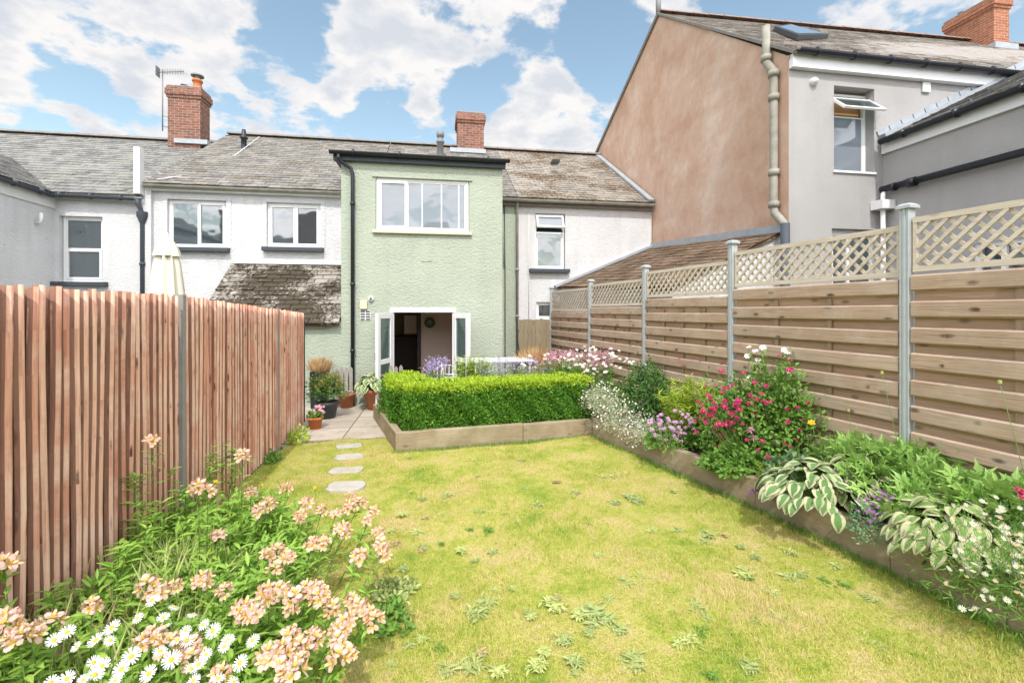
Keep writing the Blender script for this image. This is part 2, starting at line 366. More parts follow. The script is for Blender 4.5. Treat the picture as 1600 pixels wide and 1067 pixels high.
M_conc = plain('concrete_post', (.29,.275,.26), .9, .15, 14, .2, 0, .003)
M_cream = plain('cream_canvas', (.72,.68,.54), .85, .06, 5)
M_creamp = plain('cream_plastic', (.62,.58,.42), .6, .05, 5)
M_metalw = plain('white_metal', (.72,.72,.72), .4, .05)
M_metalg = plain('grey_aerial_metal', (.2,.2,.21), .5, .1)
M_sleeper = wood('timber_sleeper', (.37,.30,.20), (.32,.25,.165), (.18,.135,.08), 'u', 2.6, .45, weather=(.44,.375,.27), green=(.22,.20,.11))
M_plank = wood('fence_board', (.50,.365,.265), (.41,.29,.205), (.25,.16,.105), 'u', 1.7, 1.0, weather=(.50,.405,.32), green=(.33,.265,.21))
M_plankb = wood('fence_back_board', (.50,.35,.24), (.42,.285,.19), (.28,.18,.115), 'u', 2.4, .6)
M_batten = wood('fence_batten', (.33,.24,.16), (.28,.20,.135), (.2,.13,.08), 'v', 2.4, .3)
M_lath = wood('trellis_lath', (.68,.60,.50), (.59,.51,.41), (.40,.33,.25), 'u', 2.2, .3)
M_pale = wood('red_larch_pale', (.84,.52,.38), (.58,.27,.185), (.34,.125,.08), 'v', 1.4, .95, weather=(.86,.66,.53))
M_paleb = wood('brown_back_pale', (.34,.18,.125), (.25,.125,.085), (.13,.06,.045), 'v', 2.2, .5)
M_gate = wood('weathered_gate', (.31,.25,.16), (.26,.205,.13), (.15,.11,.07), 'v', 2.2, .3)
M_greyw = wood('grey_picket', (.33,.31,.28), (.27,.25,.22), (.16,.15,.13), 'v', 2.2, .2)
M_interior = plain('interior_paint', (.52,.46,.40), .8, .04)
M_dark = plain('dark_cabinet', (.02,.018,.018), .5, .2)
M_wicker = plain('dark_wicker', (.05,.035,.03), .7, .4, 60, .3, 0, .004)
M_soil = plain('bed_soil', (.07,.05,.035), .95, .5, 14, .1, 0, .02)

# ------------------------------------------------------------------ vegetation templates
def grid_leaf(rows, wfun, fold=.25, curl=.25, cup=0, cols=2):
    V = []; UV = []
    for i in range(rows+1):
        t = i/rows; w = wfun(t)
        for j in range(cols+1):
            s_ = (j/cols-.5)*2
            V.append((s_*w*.5, t, abs(s_)*w*.5*fold-curl*t*t+cup*(1-s_*s_))); UV.append((j/cols, t))
    Fc = []
    for i in range(rows):
        for j in range(cols):
            a = i*(cols+1)+j; Fc.append((a, a+1, a+cols+2, a+cols+1))
    V = np.array(V); UV = np.array(UV); Fc = np.array(Fc)
    return V, Fc, UV[Fc]
T_lance = grid_leaf(4, lambda t: .26*sin(pi*min(1, t*.92+.06))**.9, .35, .3)
T_small = grid_leaf(2, lambda t: .55*sin(pi*min(1, t*.8+.1)), .3, .15)
T_oval = grid_leaf(3, lambda t: .6*sin(pi*min(1, t*.86+.08))**.8, .3, .2)
T_blade = grid_leaf(4, lambda t: .05*(1-t*t)+.004, .2, .55, cols=1)
T_hosta = grid_leaf(7, lambda t: .74*(sin(pi*min(1, t**.85*.93+.05))**.75), .22, .42, .0, 6)
T_fern = grid_leaf(3, lambda t: .13*(1-t)+.03, .2, .3, cols=1)
def palmate():
    V = [(0,0,0)]; UV = [(.5,0)]; Fc = []; n = 5
    for k in range(n):
        a = R(-115+k*57.5); L = (.75,.95,1.1,.95,.75)[k]
        def p(r, da, z): return (sin(a+da)*r, cos(a+da)*r, z)
        b = len(V)
        V += [p(L*.5, -.42, .04), p(L*.62, -.14, .10), p(L, 0, -.10), p(L*.62, .14, .10), p(L*.5, .42, .04), p(L*.45, 0, .0)]
        UV += [(0,.5),(.2,.7),(.5,1),(.8,.7),(1,.5),(.5,.5)]
        Fc += [(0, b+5, b+1, b), (0, b+4, b+3, b+5), (b+5, b+3, b+2, b+1)]
    return np.array(V), np.array(Fc), np.array(UV)[np.array(Fc)]
T_palm = palmate()
def frames(d, n):
    d = d/np.maximum(np.linalg.norm(d, axis=1, keepdims=True), 1e-9); x = np.cross(d, n); l = np.linalg.norm(x, axis=1, keepdims=True)
    x = np.where(l < 1e-3, np.array([[1., 0, 0]]), x/np.maximum(l, 1e-9)); z = np.cross(x, d)
    return np.stack([x, d, z], axis=2)
def rdir(n): v = rng.normal(size=(n, 3)); return v/np.linalg.norm(v, axis=1, keepdims=True)
def mound(mb, c, r, n, T, s, mi=0, up=.35, rnd=.7, shell=.45, zmin=-.1, lump=.22, flop=0.0):
    """leaves through an uneven mound, centre c (its base), half sizes r"""
    d = rdir(n*2); d = d[d[:, 2] > zmin][:n]; n = len(d)
    ph = rng.uniform(0, 6.28, 6); az = np.arctan2(d[:, 1], d[:, 0])
    L = 1+lump*(np.sin(3*az+ph[0]+2*d[:, 2])+.7*np.sin(7*az+ph[1]-5*d[:, 2])+.5*np.sin(13*az+ph[2]+9*d[:, 2]))/1.6
    rad = (shell+(1-shell)*rng.random(n)**.6)*L
    p = np.array(c)[None]+d*np.array(r)[None]*rad[:, None]
    o = d*(1-up)+np.array([[0, 0, up-flop]])+rdir(n)*rnd
    nn = d+np.array([[0, 0, .8]])+rdir(n)*.35
    mb.inst(T, p, frames(o, nn), rng.uniform(s[0], s[1], n), mi)
def stems(mb, A, B, r=.003, mi=0, bow=.04, seg=3):
    for a, b in zip(A, B):
        a, b = Vector(a), Vector(b); m = (a+b)/2+Vector((random.uniform(-bow, bow), random.uniform(-bow, bow), 0))
        mb.tube([a, m, b], [r, r*.85, r*.6], seg, mi, cap=False)
def stem_leaves(mb, a, b, n, T, s, mi=0, t0=.1, t1=.95, up=.35):
    a, b = np.array(a), np.array(b); t = rng.uniform(t0, t1, n)[:, None]; p = a+(b-a)*t
    an = rng.uniform(0, 6.28, n); o = np.stack([np.cos(an), np.sin(an), np.full(n, up)], 1)+rdir(n)*.2
    mb.inst(T, p, frames(o, np.tile([[0, 0, 1.]], (n, 1))+rdir(n)*.3), rng.uniform(s[0], s[1], n), mi)

GL = {}
def LM(key, c1, c2, **k):
    GL[key] = leafm(key, c1, c2, **k); return GL[key]
L_mid = LM('leaf_mid', (.11,.24,.035), (.21,.38,.065)); L_dark = LM('leaf_dark', (.055,.14,.03), (.11,.24,.045)); L_lime = LM('leaf_lime', (.36,.50,.05), (.54,.64,.10), trans=.35)
L_hedge = LM('leaf_hedge', (.035,.13,.012), (.16,.36,.035)); L_shoot = LM('leaf_hedge_young', (.34,.52,.03), (.52,.64,.06), trans=.35)
L_alst = LM('leaf_lily', (.20,.40,.055), (.38,.56,.10)); L_pale = LM('leaf_pale', (.45,.52,.16), (.62,.66,.28)); L_blue = LM('leaf_blue_green', (.14,.27,.13), (.27,.40,.22))
L_palm = LM('leaf_palmate', (.20,.38,.07), (.38,.56,.16), rough=.4); L_straw = LM('straw', (.45,.36,.18), (.60,.48,.27)); L_tan = LM('tan_grass', (.50,.30,.14), (.62,.42,.22))
L_rust = LM('leaf_rust', (.30,.16,.03), (.30,.30,.05)); L_grey = LM('leaf_grey_green', (.38,.42,.25), (.50,.54,.36)); L_stem = LM('green_stem', (.10,.19,.04), (.16,.26,.06), trans=0)
L_weed = LM('weed_leaf', (.34,.42,.13), (.50,.56,.24)); L_pink = LM('petal_pink', (.74,.27,.40), (.80,.42,.55), tip=(.84,.55,.66)); L_crim = LM('petal_crimson', (.40,.015,.09), (.56,.035,.17), vein=False); L_wht = LM('petal_white', (.85,.85,.82), (.88,.87,.85), trans=.2, vein=False)
L_mauve = LM('petal_mauve', (.62,.30,.60), (.74,.46,.70), vein=False); L_purp = LM('petal_purple', (.20,.06,.30), (.36,.12,.42), vein=False); L_blush = LM('petal_blush', (.80,.52,.50), (.86,.70,.66), vein=False)
L_yel = LM('petal_yellow', (.85,.50,.02), (.88,.62,.05), vein=False); L_disc = LM('daisy_disc', (.78,.46,.02), (.80,.52,.03), trans=0, vein=False)
L_lav = LM('petal_lavender', (.40,.30,.62), (.58,.48,.74), vein=False)
def peach_mat():
    m = Mat('petal_peach', .6, .25); q = m.sepuv()
    c = m.ramp(q[1], [(0, (.60,.45,.12)), (.22, (.88,.60,.20)), (.5, (.87,.64,.50)), (1, (.84,.44,.42))])
    c2 = m.ramp(q[1], [(0, (.6,.5,.2)), (.3, (.88,.70,.50)), (.7, (.88,.66,.58)), (1, (.84,.46,.46))])
    c = m.mix(m.objrand(), c, c2); c = m.mix(m.math('MULTIPLY', m.island(), .3), c, (.86,.70,.60))
    m.color(c); t = m.n.new('ShaderNodeBsdfTranslucent'); m.l.new(c, t.inputs[0]); x = m.n.new('ShaderNodeMixShader'); x.inputs[0].default_value = .3
    m.l.new(m.b.outputs[0], x.inputs[1]); m.l.new(t.outputs[0], x.inputs[2]); m.l.new(x.outputs[0], m.n['Material Output'].inputs[0]); return m.m
def peach_inner():
    m = Mat('petal_yellow_striped', .6, .25); q = m.sepuv()
    c = m.ramp(q[1], [(0, (.7,.5,.1)), (.4, (.88,.58,.10)), (.7, (.88,.62,.36)), (1, (.85,.50,.44))])
    st = m.n.new('ShaderNodeTexWave'); st.inputs['Scale'].default_value = 3.2; st.inputs['Distortion'].default_value = 3; m.l.new(m.tc.outputs['UV'], st.inputs['Vector'])
    c = m.mix(m.math('MULTIPLY', m.ramp(st.outputs[0], [(.86, 0), (.95, 1)]), .8), c, (.25,.03,.02)); m.color(c); return m.m
L_peach = peach_mat(); L_peachin = peach_inner()
def hosta_mat(name, inner, margin, th):
    m = Mat(name, .5, .35); q = m.sepuv()
    e = m.math('ABSOLUTE', m.math('SUBTRACT', q[0], .5)); n = m.noise(14, 3)
    e = m.math('ADD', e, m.math('ADD', m.math('MULTIPLY', m.math('SUBTRACT', n, .5), .35), m.math('MULTIPLY', m.math('POWER', q[1], 5.0), .22)))
    w = m.n.new('ShaderNodeTexWave'); w.bands_direction = 'X'; w.inputs['Scale'].default_value = 3.2; w.inputs['Distortion'].default_value = .6; m.l.new(m.tc.outputs['UV'], w.inputs['Vector'])
    ic = m.mix(m.island(), inner, tuple(x*1.5 for x in inner)); ic = m.mix(m.math('MULTIPLY', w.outputs[0], .3), ic, tuple(x*.5 for x in inner))
    c = m.mix(m.ramp(e, [(th-.02, 0), (th+.03, 1)]), ic, m.mix(m.island(), margin, tuple(x*.8 for x in margin)))
    m.color(c); m.bump(w.outputs[0], .004)
    t = m.n.new('ShaderNodeBsdfTranslucent'); m.l.new(c, t.inputs[0]); x = m.n.new('ShaderNodeMixShader'); x.inputs[0].default_value = .22
    m.l.new(m.b.outputs[0], x.inputs[1]); m.l.new(t.outputs[0], x.inputs[2]); m.l.new(x.outputs[0], m.n['Material Output'].inputs[0]); return m.m
L_hosta = hosta_mat('hosta_leaf', (.17,.32,.10), (.78,.78,.48), .27); L_hosta2 = hosta_mat('hosta_leaf_pale', (.25,.40,.11), (.80,.78,.46), .22)

# ------------------------------------------------------------------ fixed planes of the place
YF, YM, YR = 10.1, 11.6, 15.6          # extension face, terrace rear wall, terrace ridge
XG, YB = 5.75, 6.73                    # brown gable plane, rear wall of the tall house
XE0, XE1 = XU(533, YF), XU(785, YF)
XMID = XU(232, YM); XEND = XG-.03; XP = XU(807, YM)
# left fence line in plan, right fence line in plan
LF0, LF1 = G(97, 1019), G(469, 664)
def lf(Y): t = (Y-LF0[1])/(LF1[1]-LF0[1]); return LF0[0]+(LF1[0]-LF0[0])*t
AF = 4.9; BFc = (570-800)/F
def rf_d(u): return F*AF/(u-570)
def rf_pt(u): d = rf_d(u); return Vector((*AT(u, d), 0))
S_pts = [Vector((*G(u, v), 0)) for u, v in ((925,682),(1180,794),(1390,893),(1572,983))]
S_pts.append(S_pts[-1]+(S_pts[-1]-S_pts[-2])*1.3)
def ray_hit(u, A, B):
    d = Vector(AT(u, 1)); e = B.xy-A.xy; den_ = d.x*e.y-d.y*e.x
    if abs(den_) < 1e-9: return None
    t = (A.x*e.y-A.y*e.x)/den_; s_ = (A.x*d.y-A.y*d.x)/den_
    return t, s_
def sl_d(u):
    best = None
    for a, b in zip(S_pts[:-1], S_pts[1:]):
        t, s_ = ray_hit(u, a, b)
        if -.001 <= s_ <= 1.001 and t > 0: best = t
    if best is None: t, s_ = ray_hit(u, S_pts[0], S_pts[1]); best = t
    return best
def bp(u, k):
    a, b = sl_d(u), rf_d(u); d = a+(b-a)*k; return (*AT(u, d), .24), d
def Zat(v, d): return H+(HOR-v)/F*d

# ------------------------------------------------------------------ ground
HB0, HB1, HB2 = Vector((*G(618,708),0)), Vector((*G(925,682),0)), Vector((*G(592,668),0))
lawn_poly = [(lf(-1)+.02,-1),(lf(3)+.02,3),(lf(7.6)+.02,7.6)] + [G(440,690), G(600,684), tuple(HB2.xy), tuple(HB0.xy)] + [tuple(p.xy) for p in S_pts] + [(5.5,-1)]
def in_poly(x, y, poly):
    ins = np.zeros(len(x), bool); n = len(poly)
    for i in range(n):
        x0, y0 = poly[i]; x1, y1 = poly[(i+1)%n]
        c = ((y0 > y) != (y1 > y)) & (x < (x1-x0)*(y-y0)/(y1-y0+1e-12)+x0); ins ^= c
    return ins
def lawn_col(m, bright=1.0):
    a = m.noise(1.5, 7, rough=.72); b = m.noise(7.5, 6, rough=.8)
    f = m.math('ADD', m.math('ADD', m.math('MULTIPLY', a, .6), m.math('MULTIPLY', b, .3)), m.math('MULTIPLY', m.noise(26, 4, rough=.7), .12))
    return m.ramp(f, [(.40, tuple(x*bright for x in (.27,.385,.05))), (.47, tuple(x*bright for x in (.44,.485,.08))), (.53, tuple(x*bright for x in (.58,.54,.15))), (.60, tuple(x*bright for x in (.68,.555,.25)))])
m = Mat('lawn_ground', .95, .1); c = lawn_col(m, .8); c = m.mix(m.math('MULTIPLY', m.ramp(m.noise(45, 5, rough=.75), [(.48, 0), (.7, 1)]), .6), c, (.16,.16,.05)); m.color(c); m.bump(m.noise(70, 4), .02); M_lawn = m.m
m = Mat('grass_blade', .7, .2); c = lawn_col(m, 1.0)
c = m.mix(m.math('MULTIPLY', m.ramp(m.island(), [(.55, 0), (.9, 1)]), .6), c, (.70,.58,.30)); c = m.mix(m.math('MULTIPLY', m.ramp(m.island(), [(.0, 1), (.22, 0)]), .6), c, (.14,.22,.03)); m.color(c)
t = m.n.new('ShaderNodeBsdfTranslucent'); m.l.new(c, t.inputs[0]); x = m.n.new('ShaderNodeMixShader'); x.inputs[0].default_value = .3
m.l.new(m.b.outputs[0], x.inputs[1]); m.l.new(t.outputs[0], x.inputs[2]); m.l.new(x.outputs[0], m.n['Material Output'].inputs[0]); M_blade = m.m
g = MB(); g.face([(-300,-60,-.07),(300,-60,-.07),(300,500,-.07),(-300,500,-.07)]); struct('ground', g, plain('far_ground', (.12,.13,.06), .95, .3, 2))
g = MB(); NX, NY = 60, 70
xs = np.linspace(-3.2, 5.6, NX); ys = np.linspace(-1, 9.3, NY)
def gz(x, y): return .012*sin(x*2.1+y*1.3)+.010*sin(x*4.7-y*3.9)+.006*sin(x*9+y*7)+.0
P = [(x, y, gz(x, y)-.012+.012) for y in ys for x in xs]
ff = [(j*NX+i, j*NX+i+1, (j+1)*NX+i+1, (j+1)*NX+i) for j in range(NY-1) for i in range(NX-1)]
ff = [f for f in ff if in_poly(np.array([sum(P[k][0] for k in f)/4]), np.array([sum(P[k][1] for k in f)/4]), [(p[0]*1.0, p[1]) for p in lawn_poly[:3]]+[(lf(9)+.02,9)]+[(p[0], p[1]+.12) for p in (G(440,690), G(600,684))]+[tuple(HB2.xy+Vector((.05,.2))), tuple(HB0.xy+Vector((.05,.12)))]+[tuple(p.xy+Vector((.12,.1))) for p in S_pts]+[(5.5,-1)])[0]]
g.shared(P, ff, 0, True); struct('lawn', g, M_lawn)
# patio of pale concrete flags
m = Mat('patio_flags', .85, .25); tb = m.n.new('ShaderNodeTexBrick'); m.l.new(m.tc.outputs['UV'], tb.inputs['Vector'])
tb.inputs['Color1'].default_value = (.43,.375,.31,1); tb.inputs['Color2'].default_value = (.51,.445,.37,1); tb.inputs['Mortar'].default_value = (.17,.15,.12,1); tb.inputs['Scale'].default_value = 1
tb.inputs['Brick Width'].default_value = .75; tb.inputs['Row Height'].default_value = .75; tb.inputs['Mortar Size'].default_value = .012; tb.offset = .0
m.color(m.mix(m.math('MULTIPLY', m.ramp(m.noise(2.6, 6, rough=.65), [(.42, 0), (.72, 1)]), .6), tb.outputs[0], (.24,.20,.15))); m.bump(m.math('SUBTRACT', m.noise(30, 4), tb.outputs['Fac']), .006); M_patio = m.m
g = MB(); a, b = G(436,691), G(600,685)
g.hull8([(a[0]-.3,a[1]-.1,-.05),(b[0]+.1,b[1],-.05),(b[0]+.1,YF,-.05),(a[0]-.6,YF,-.05),(a[0]-.3,a[1]-.1,.022),(b[0]+.1,b[1],.022),(b[0]+.1,YF,.022),(a[0]-.6,YF,.022)])
g.hull8([(b[0]+.1,8.35,-.05),(3.6,8.35,-.05),(3.6,YF,-.05),(b[0]+.1,YF,-.05),(b[0]+.1,8.35,.018),(3.6,8.35,.018),(3.6,YF,.018),(b[0]+.1,YF,.018)])
g.hull8([(XE1+.02,YF,-.05),(3.6,YF,-.05),(3.6,YM,-.05),(XE1+.02,YM,-.05),(XE1+.02,YF,.018),(3.6,YF,.018),(3.6,YM,.018),(XE1+.02,YM,.018)])
struct('patio', g, M_patio)
g = MB(); fA, fB = rf_pt(862), rf_pt(1700)
g.face([tuple(HB1.xy)+(.235,)]+[(p.x, p.y, .235) for p in S_pts[1:]]+[(fB.x+.4, fB.y-1.2,.235),(fB.x, fB.y,.235),(fA.x, fA.y,.235),(fA.x-.9, 8.35,.235),(HB2.x, 8.35,.235),(HB2.x,HB2.y,.235),(HB0.x,HB0.y,.235)])
struct('soil', g, M_soil)
# weedy strip of soil along the red fence
g = MB(); pts = [(lf(1.3)+.02,1.3),(-.75,1.5),(-.62,2.4),(-.95,3.2),(-1.55,3.95),(lf(4.9)+.02,4.9)]
g.face([(x,y,.024) for x,y in pts]); struct('flower_bed_soil', g, M_soil)
BEDL = pts

# ------------------------------------------------------------------ grass
N = 330000
w = rng.random(N); yy = 1.5+7.4*rng.random(N)**1.55; xx = -2.7+7.2*rng.random(N)
ok = in_poly(xx, yy, [(p[0], p[1]) for p in lawn_poly]) & ~in_poly(xx, yy, BEDL)
dd = xx*sin(TH)+yy*cos(TH); lat = xx*cos(TH)-yy*sin(TH); ok &= (np.abs(lat/np.maximum(dd,.1)) < 1.17) & (dd > 2.2)
xx, yy = xx[ok], yy[ok]; n = len(xx)
pz = .012*np.sin(xx*2.1+yy*1.3)+.010*np.sin(xx*4.7-yy*3.9)+.006*np.sin(xx*9+yy*7)
T_g = (np.array([(-.5,0,0),(.5,0,0),(.12,1,.18),(-.12,1,.18)]), np.array([(0,1,2,3)]), np.array([[(0,0),(1,0),(1,1),(0,1)]], float))
an = rng.uniform(0, 6.28, n); le = rng.uniform(.25, 1.25, n)
o = np.stack([np.cos(an)*le, np.sin(an)*le, np.full(n, .75)], 1)
ln = rng.uniform(.012, .034, n)*(1+.5*np.sin(xx*3.3+1)*np.sin(yy*2.7)); ln = np.maximum(ln, .012)
g = MB(); g.inst(T_g, np.stack([xx, yy, pz], 1), frames(o, np.tile([[0,0,1.]], (n,1))+rdir(n)*.3), np.stack([rng.uniform(.0028,.005,n), ln, ln], 1), 0, False)
gr = g.build('grass', M_blade); gr['kind'] = 'stuff'; gr['label'] = 'short dry yellow green mown grass'
# longer tufts along edges
def edge_tufts(name, pts, n, s, mat):
    g = MB()
    P_ = [Vector(p) for p in pts]
    seg = [(P_[i], P_[i+1]) for i in range(len(P_)-1)]; tot = sum((b-a).length for a, b in seg)
    for a, b in seg:
        k = int(n*(b-a).length/tot); t = rng.random(k)[:, None]
        p = np.array(a)[None]*(1-t)+np.array(b)[None]*t; p = np.concatenate([p+rng.normal(0, .03, (k, 2)), np.zeros((k, 1))], 1)
        an = rng.uniform(0, 6.28, k); o = np.stack([np.cos(an)*.6, np.sin(an)*.6, np.ones(k)], 1); L = rng.uniform(s[0], s[1], k)
        g.inst(T_g, p, frames(o, np.tile([[0,0,1.]], (k,1))+rdir(k)*.3), np.stack([np.full(k, .005), L, L], 1), 0, False)
    o = g.build(name, mat); o['kind'] = 'stuff'; o['label'] = 'longer grass along the edges of the lawn'; return o
edge_tufts('edge_grass', [tuple(p.xy-Vector((.03,.02))) for p in (HB0, HB1)]+[tuple(p.xy-Vector((.04,.02))) for p in S_pts[1:]], 5200, (.03,.075), L_mid)

# stepping stones
for i, (u, v, w_, h_) in enumerate(((545,697,44,9),(546,714,48,11),(541,735,58,12),(541,760,62,19))):
    c = G(u, v); s_ = (H*F/(v-HOR))/F
    wx, wy = w_*s_/2, .42*(G(u, v-h_/2)[1]-G(u, v+h_/2)[1])
    g = MB(); pr = []
    for k in range(14):
        a = 2*pi*k/14; q = 1/max(abs(cos(a)), abs(sin(a)))**.92; j = random.uniform(.90, 1.04); pr.append((c[0]+wx*q*cos(a)*j*.92, c[1]+wy*q*sin(a)*j*.92))
    top = [(x, y, .016) for x, y in pr]; bot = [(x, y, -.03) for x, y in pr]
    g.shared(bot+top, [tuple(range(14,28))]+[(k, (k+1)%14, 14+(k+1)%14, 14+k) for k in range(14)])
    o = g.build('stepping_stone', plain('stone_%d' % i, (.44,.41,.36), .9, .3, 11, .2, 0, .005), off=(0,0,0), bevel=.008)
    tag(o, ('small pale stepping stone nearest the patio', 'second pale stepping stone counting from the patio', 'third pale stepping stone, next to the largest one', 'largest stepping stone, nearest the peach lilies')[i], 'stepping stone', 'stepping stones in the lawn')

# ------------------------------------------------------------------ buildings
def wall_open(g, x0, x1, z0, z1, y, ops, depth=.12, mi=0, nz=1):
    xs_ = sorted({x0, x1, *[o[0] for o in ops], *[o[1] for o in ops]}); zs_ = sorted({z0, z1, *[o[2] for o in ops], *[o[3] for o in ops]})
    for i in range(len(xs_)-1):
        for j in range(len(zs_)-1):
            cx, cz = (xs_[i]+xs_[i+1])/2, (zs_[j]+zs_[j+1])/2
            if any(o[0] < cx < o[1] and o[2] < cz < o[3] for o in ops): continue
            g.face([(xs_[i],y,zs_[j]),(xs_[i+1],y,zs_[j]),(xs_[i+1],y,zs_[j+1]),(xs_[i],y,zs_[j+1])], mi)
    for a, b, c, d in [o[:4] for o in ops]:
        Y2 = y+depth+.1
        g.face([(a,y,c),(a,y,d),(a,Y2,d),(a,Y2,c)], mi); g.face([(b,y,c),(b,Y2,c),(b,Y2,d),(b,y,d)], mi)
        g.face([(a,y,c),(a,Y2,c),(b,Y2,c),(b,y,c)], mi); g.face([(a,y,d),(b,y,d),(b,Y2,d),(a,Y2,d)], mi)
def window(parent, x0, x1, z0, z1, y, splits, sill=None, fr=.055, gl=None, bars=(), curtain=None):
    """uPVC frame set at depth y; splits = list of (xa,xb,za,zb) pane rectangles as fractions, raised sash True/False"""
    g = MB(); w, h = x1-x0, z1-z0
    g.box((x0,y,z0),(x0+fr,y+.06,z1)); g.box((x1-fr,y,z0),(x1,y+.06,z1)); g.box((x0+fr,y+.002,z1-fr),(x1-fr,y+.06,z1)); g.box((x0+fr,y+.002,z0),(x1-fr,y+.06,z0+fr))
    win = g.build('window', M_upvc, parent, bevel=.006)
    for (a, b, c, d, sash) in splits:
        xa, xb, za, zb = x0+fr+a*(w-2*fr), x0+fr+b*(w-2*fr), z0+fr+c*(h-2*fr), z0+fr+d*(h-2*fr)
        s_ = .05 if sash else .028; yy0 = y-.014 if sash else y+.008
        q = MB(); q.box((xa+.002,yy0,za+.002),(xa+s_,y+.045,zb-.002)); q.box((xb-s_,yy0,za+.002),(xb-.002,y+.045,zb-.002))
        q.box((xa+s_,yy0+.002,zb-s_),(xb-s_,y+.045,zb-.002)); q.box((xa+s_,yy0+.002,za+.002),(xb-s_,y+.045,za+s_))
        q.build('sash', M_upvc, win, bevel=.004)
        q = MB(); q.face([(xa+s_,y+.02,za+s_),(xb-s_,y+.02,za+s_),(xb-s_,y+.02,zb-s_),(xa+s_,y+.02,zb-s_)]); q.build('pane', gl or M_glass, win)
    for bx in bars:
        q = MB(); xb = x0+bx*w; q.box((xb-.012,y+.002,z0+fr+.03),(xb+.012,y+.03,z1-fr-.03)); q.build('glazing_bar', M_upvc, win)
    if sill:
        q = MB(); q.box((x0-sill[0],y-.20,z0-.10),(x1+sill[1],y+.05,z0-.004)); q.build('sill', sill[2], win, bevel=.01)
    return win
def slates(name, parent, e0, e1, r0, r1, mat, w=.25, ex=.19, th=.014, clip=None, under=True, messy=1.0):
    """individually laid slates between the eave e0-e1 and the ridge r0-r1"""
    e0, e1, r0, r1 = map(Vector, (e0, e1, r0, r1)); L = max((e1-e0).length, (r1-r0).length); SL = max((r0-e0).length, (r1-e1).length)
    nrm = (e1-e0).cross(r0-e0).normalized()
    if nrm.z < 0: nrm = -nrm
    g = MB(); nc = max(1, int(SL/ex)); nw = max(1, int(L/w))
    def pt(s_, t): return (e0*(1-s_)+e1*s_)*(1-t)+(r0*(1-s_)+r1*s_)*t
    for i in range(nc):
        t0, t1 = i/nc, min(1, (i+1.15)/nc)
        sh_ = .5 if i%2 else 0
        for j in range(-1, nw+1):
            s0, s1 = (j+sh_)/nw+.0035/L*random.uniform(.3,2)*messy, (j+1+sh_)/nw-.0035/L*random.uniform(.3,2)*messy
            s0, s1 = max(0, s0), min(1, s1)
            if s1-s0 < .02/L: continue
            if clip and not clip(pt((s0+s1)/2, (t0+t1)/2)): continue
            jt = random.uniform(-.012, .012)*messy/SL if random.random() < .5 else 0
            h0 = th*random.uniform(.8, 1.5); a, b = pt(s0, max(0,t0+jt))+nrm*h0, pt(s1, max(0,t0+jt+random.uniform(-.003,.003)*messy))+nrm*h0*random.uniform(.85,1.15)
            c_, d_ = pt(s1, t1)+nrm*.002, pt(s0, t1)+nrm*.002; al, bl = a-nrm*th*1.3, b-nrm*th*1.3
            g.shared([a, b, c_, d_, al, bl], [(0,1,2,3),(4,5,1,0),(0,3,4),(1,5,2)], 0)
    if under and not clip: g.shared([e0-nrm*.02, e1-nrm*.02, r1-nrm*.02, r0-nrm*.02, e0-nrm*.05, e1-nrm*.05, r1-nrm*.05, r0-nrm*.05], [(0,1,2,3),(7,6,5,4),(0,4,5,1),(1,5,6,2),(2,6,7,3),(3,7,4,0)], 0)
    return g.build(name, mat, parent)
def ridge(parent, a, b, mat, r=.10, step=.45, name='ridge_tiles'):
    a, b = Vector(a), Vector(b); n = int((b-a).length/step); g = MB(); d = (b-a).normalized(); x = d.cross(Vector((0,0,1))).normalized()
    for i in range(n):
        p, q = a+(b-a)*(i/n), a+(b-a)*((i+1)/n-.008/(b-a).length); rr = r*random.uniform(.96, 1.04)
        pts_ = []
        for pp, k in ((p, 1.0), (q, .93)):
            pts_ += [pp+x*(rr*1.3*k*cos(t_))+Vector((0,0,1))*(rr*k*sin(t_)*.9-.03+random.uniform(-.003,.003)) for t_ in (0, .6, 1.15, pi/2, pi-1.15, pi-.6, pi)]
        g.shared(pts_, [(j, j+1, j+8, j+7) for j in range(6)]+[tuple(range(7)), tuple(range(13,6,-1))], 0)
    return g.build(name, mat, parent)
def gutter(parent, a, b, mat, r=.06, name='gutter', brackets=0, drop=None):
    a, b = Vector(a), Vector(b); g = MB(); d = (b-a).normalized(); x = d.cross(Vector((0,0,1))).normalized(); n = 9
    for k in (1.0, .86):
        pass
    prof = [(-cos(t_), -sin(t_)) for t_ in np.linspace(0, pi, n)]; prof = prof+[(p[0]*.85, p[1]*.85) for p in prof[::-1]]
    m_ = len(prof); P = [pp+x*(u_*r)+Vector((0,0,1))*(v_*r) for pp in (a, b) for u_, v_ in prof]
    g.shared(P, [(i, (i+1)%m_, m_+(i+1)%m_, m_+i) for i in range(m_)]+[tuple(range(m_))[::-1], tuple(range(m_, 2*m_))])
    L = (b-a).length
    for i in range(brackets):
        p = a+d*(L*(i+.5)/brackets); g.tube([p-d*.02+Vector((0,0,-.01)), p+d*.02+Vector((0,0,-.01))], r*1.1, 12)
    return g.build(name, mat, parent)
def downpipe(parent, pts, r, mat, name='downpipe', collars=(), seg=12):
    g = MB(); g.tube(pts, r, seg)
    for p in collars:
        p = Vector(p); g.tube([p-Vector((0,0,.035)), p+Vector((0,0,.035))], r*1.3, seg)
    return g.build(name, mat, parent)
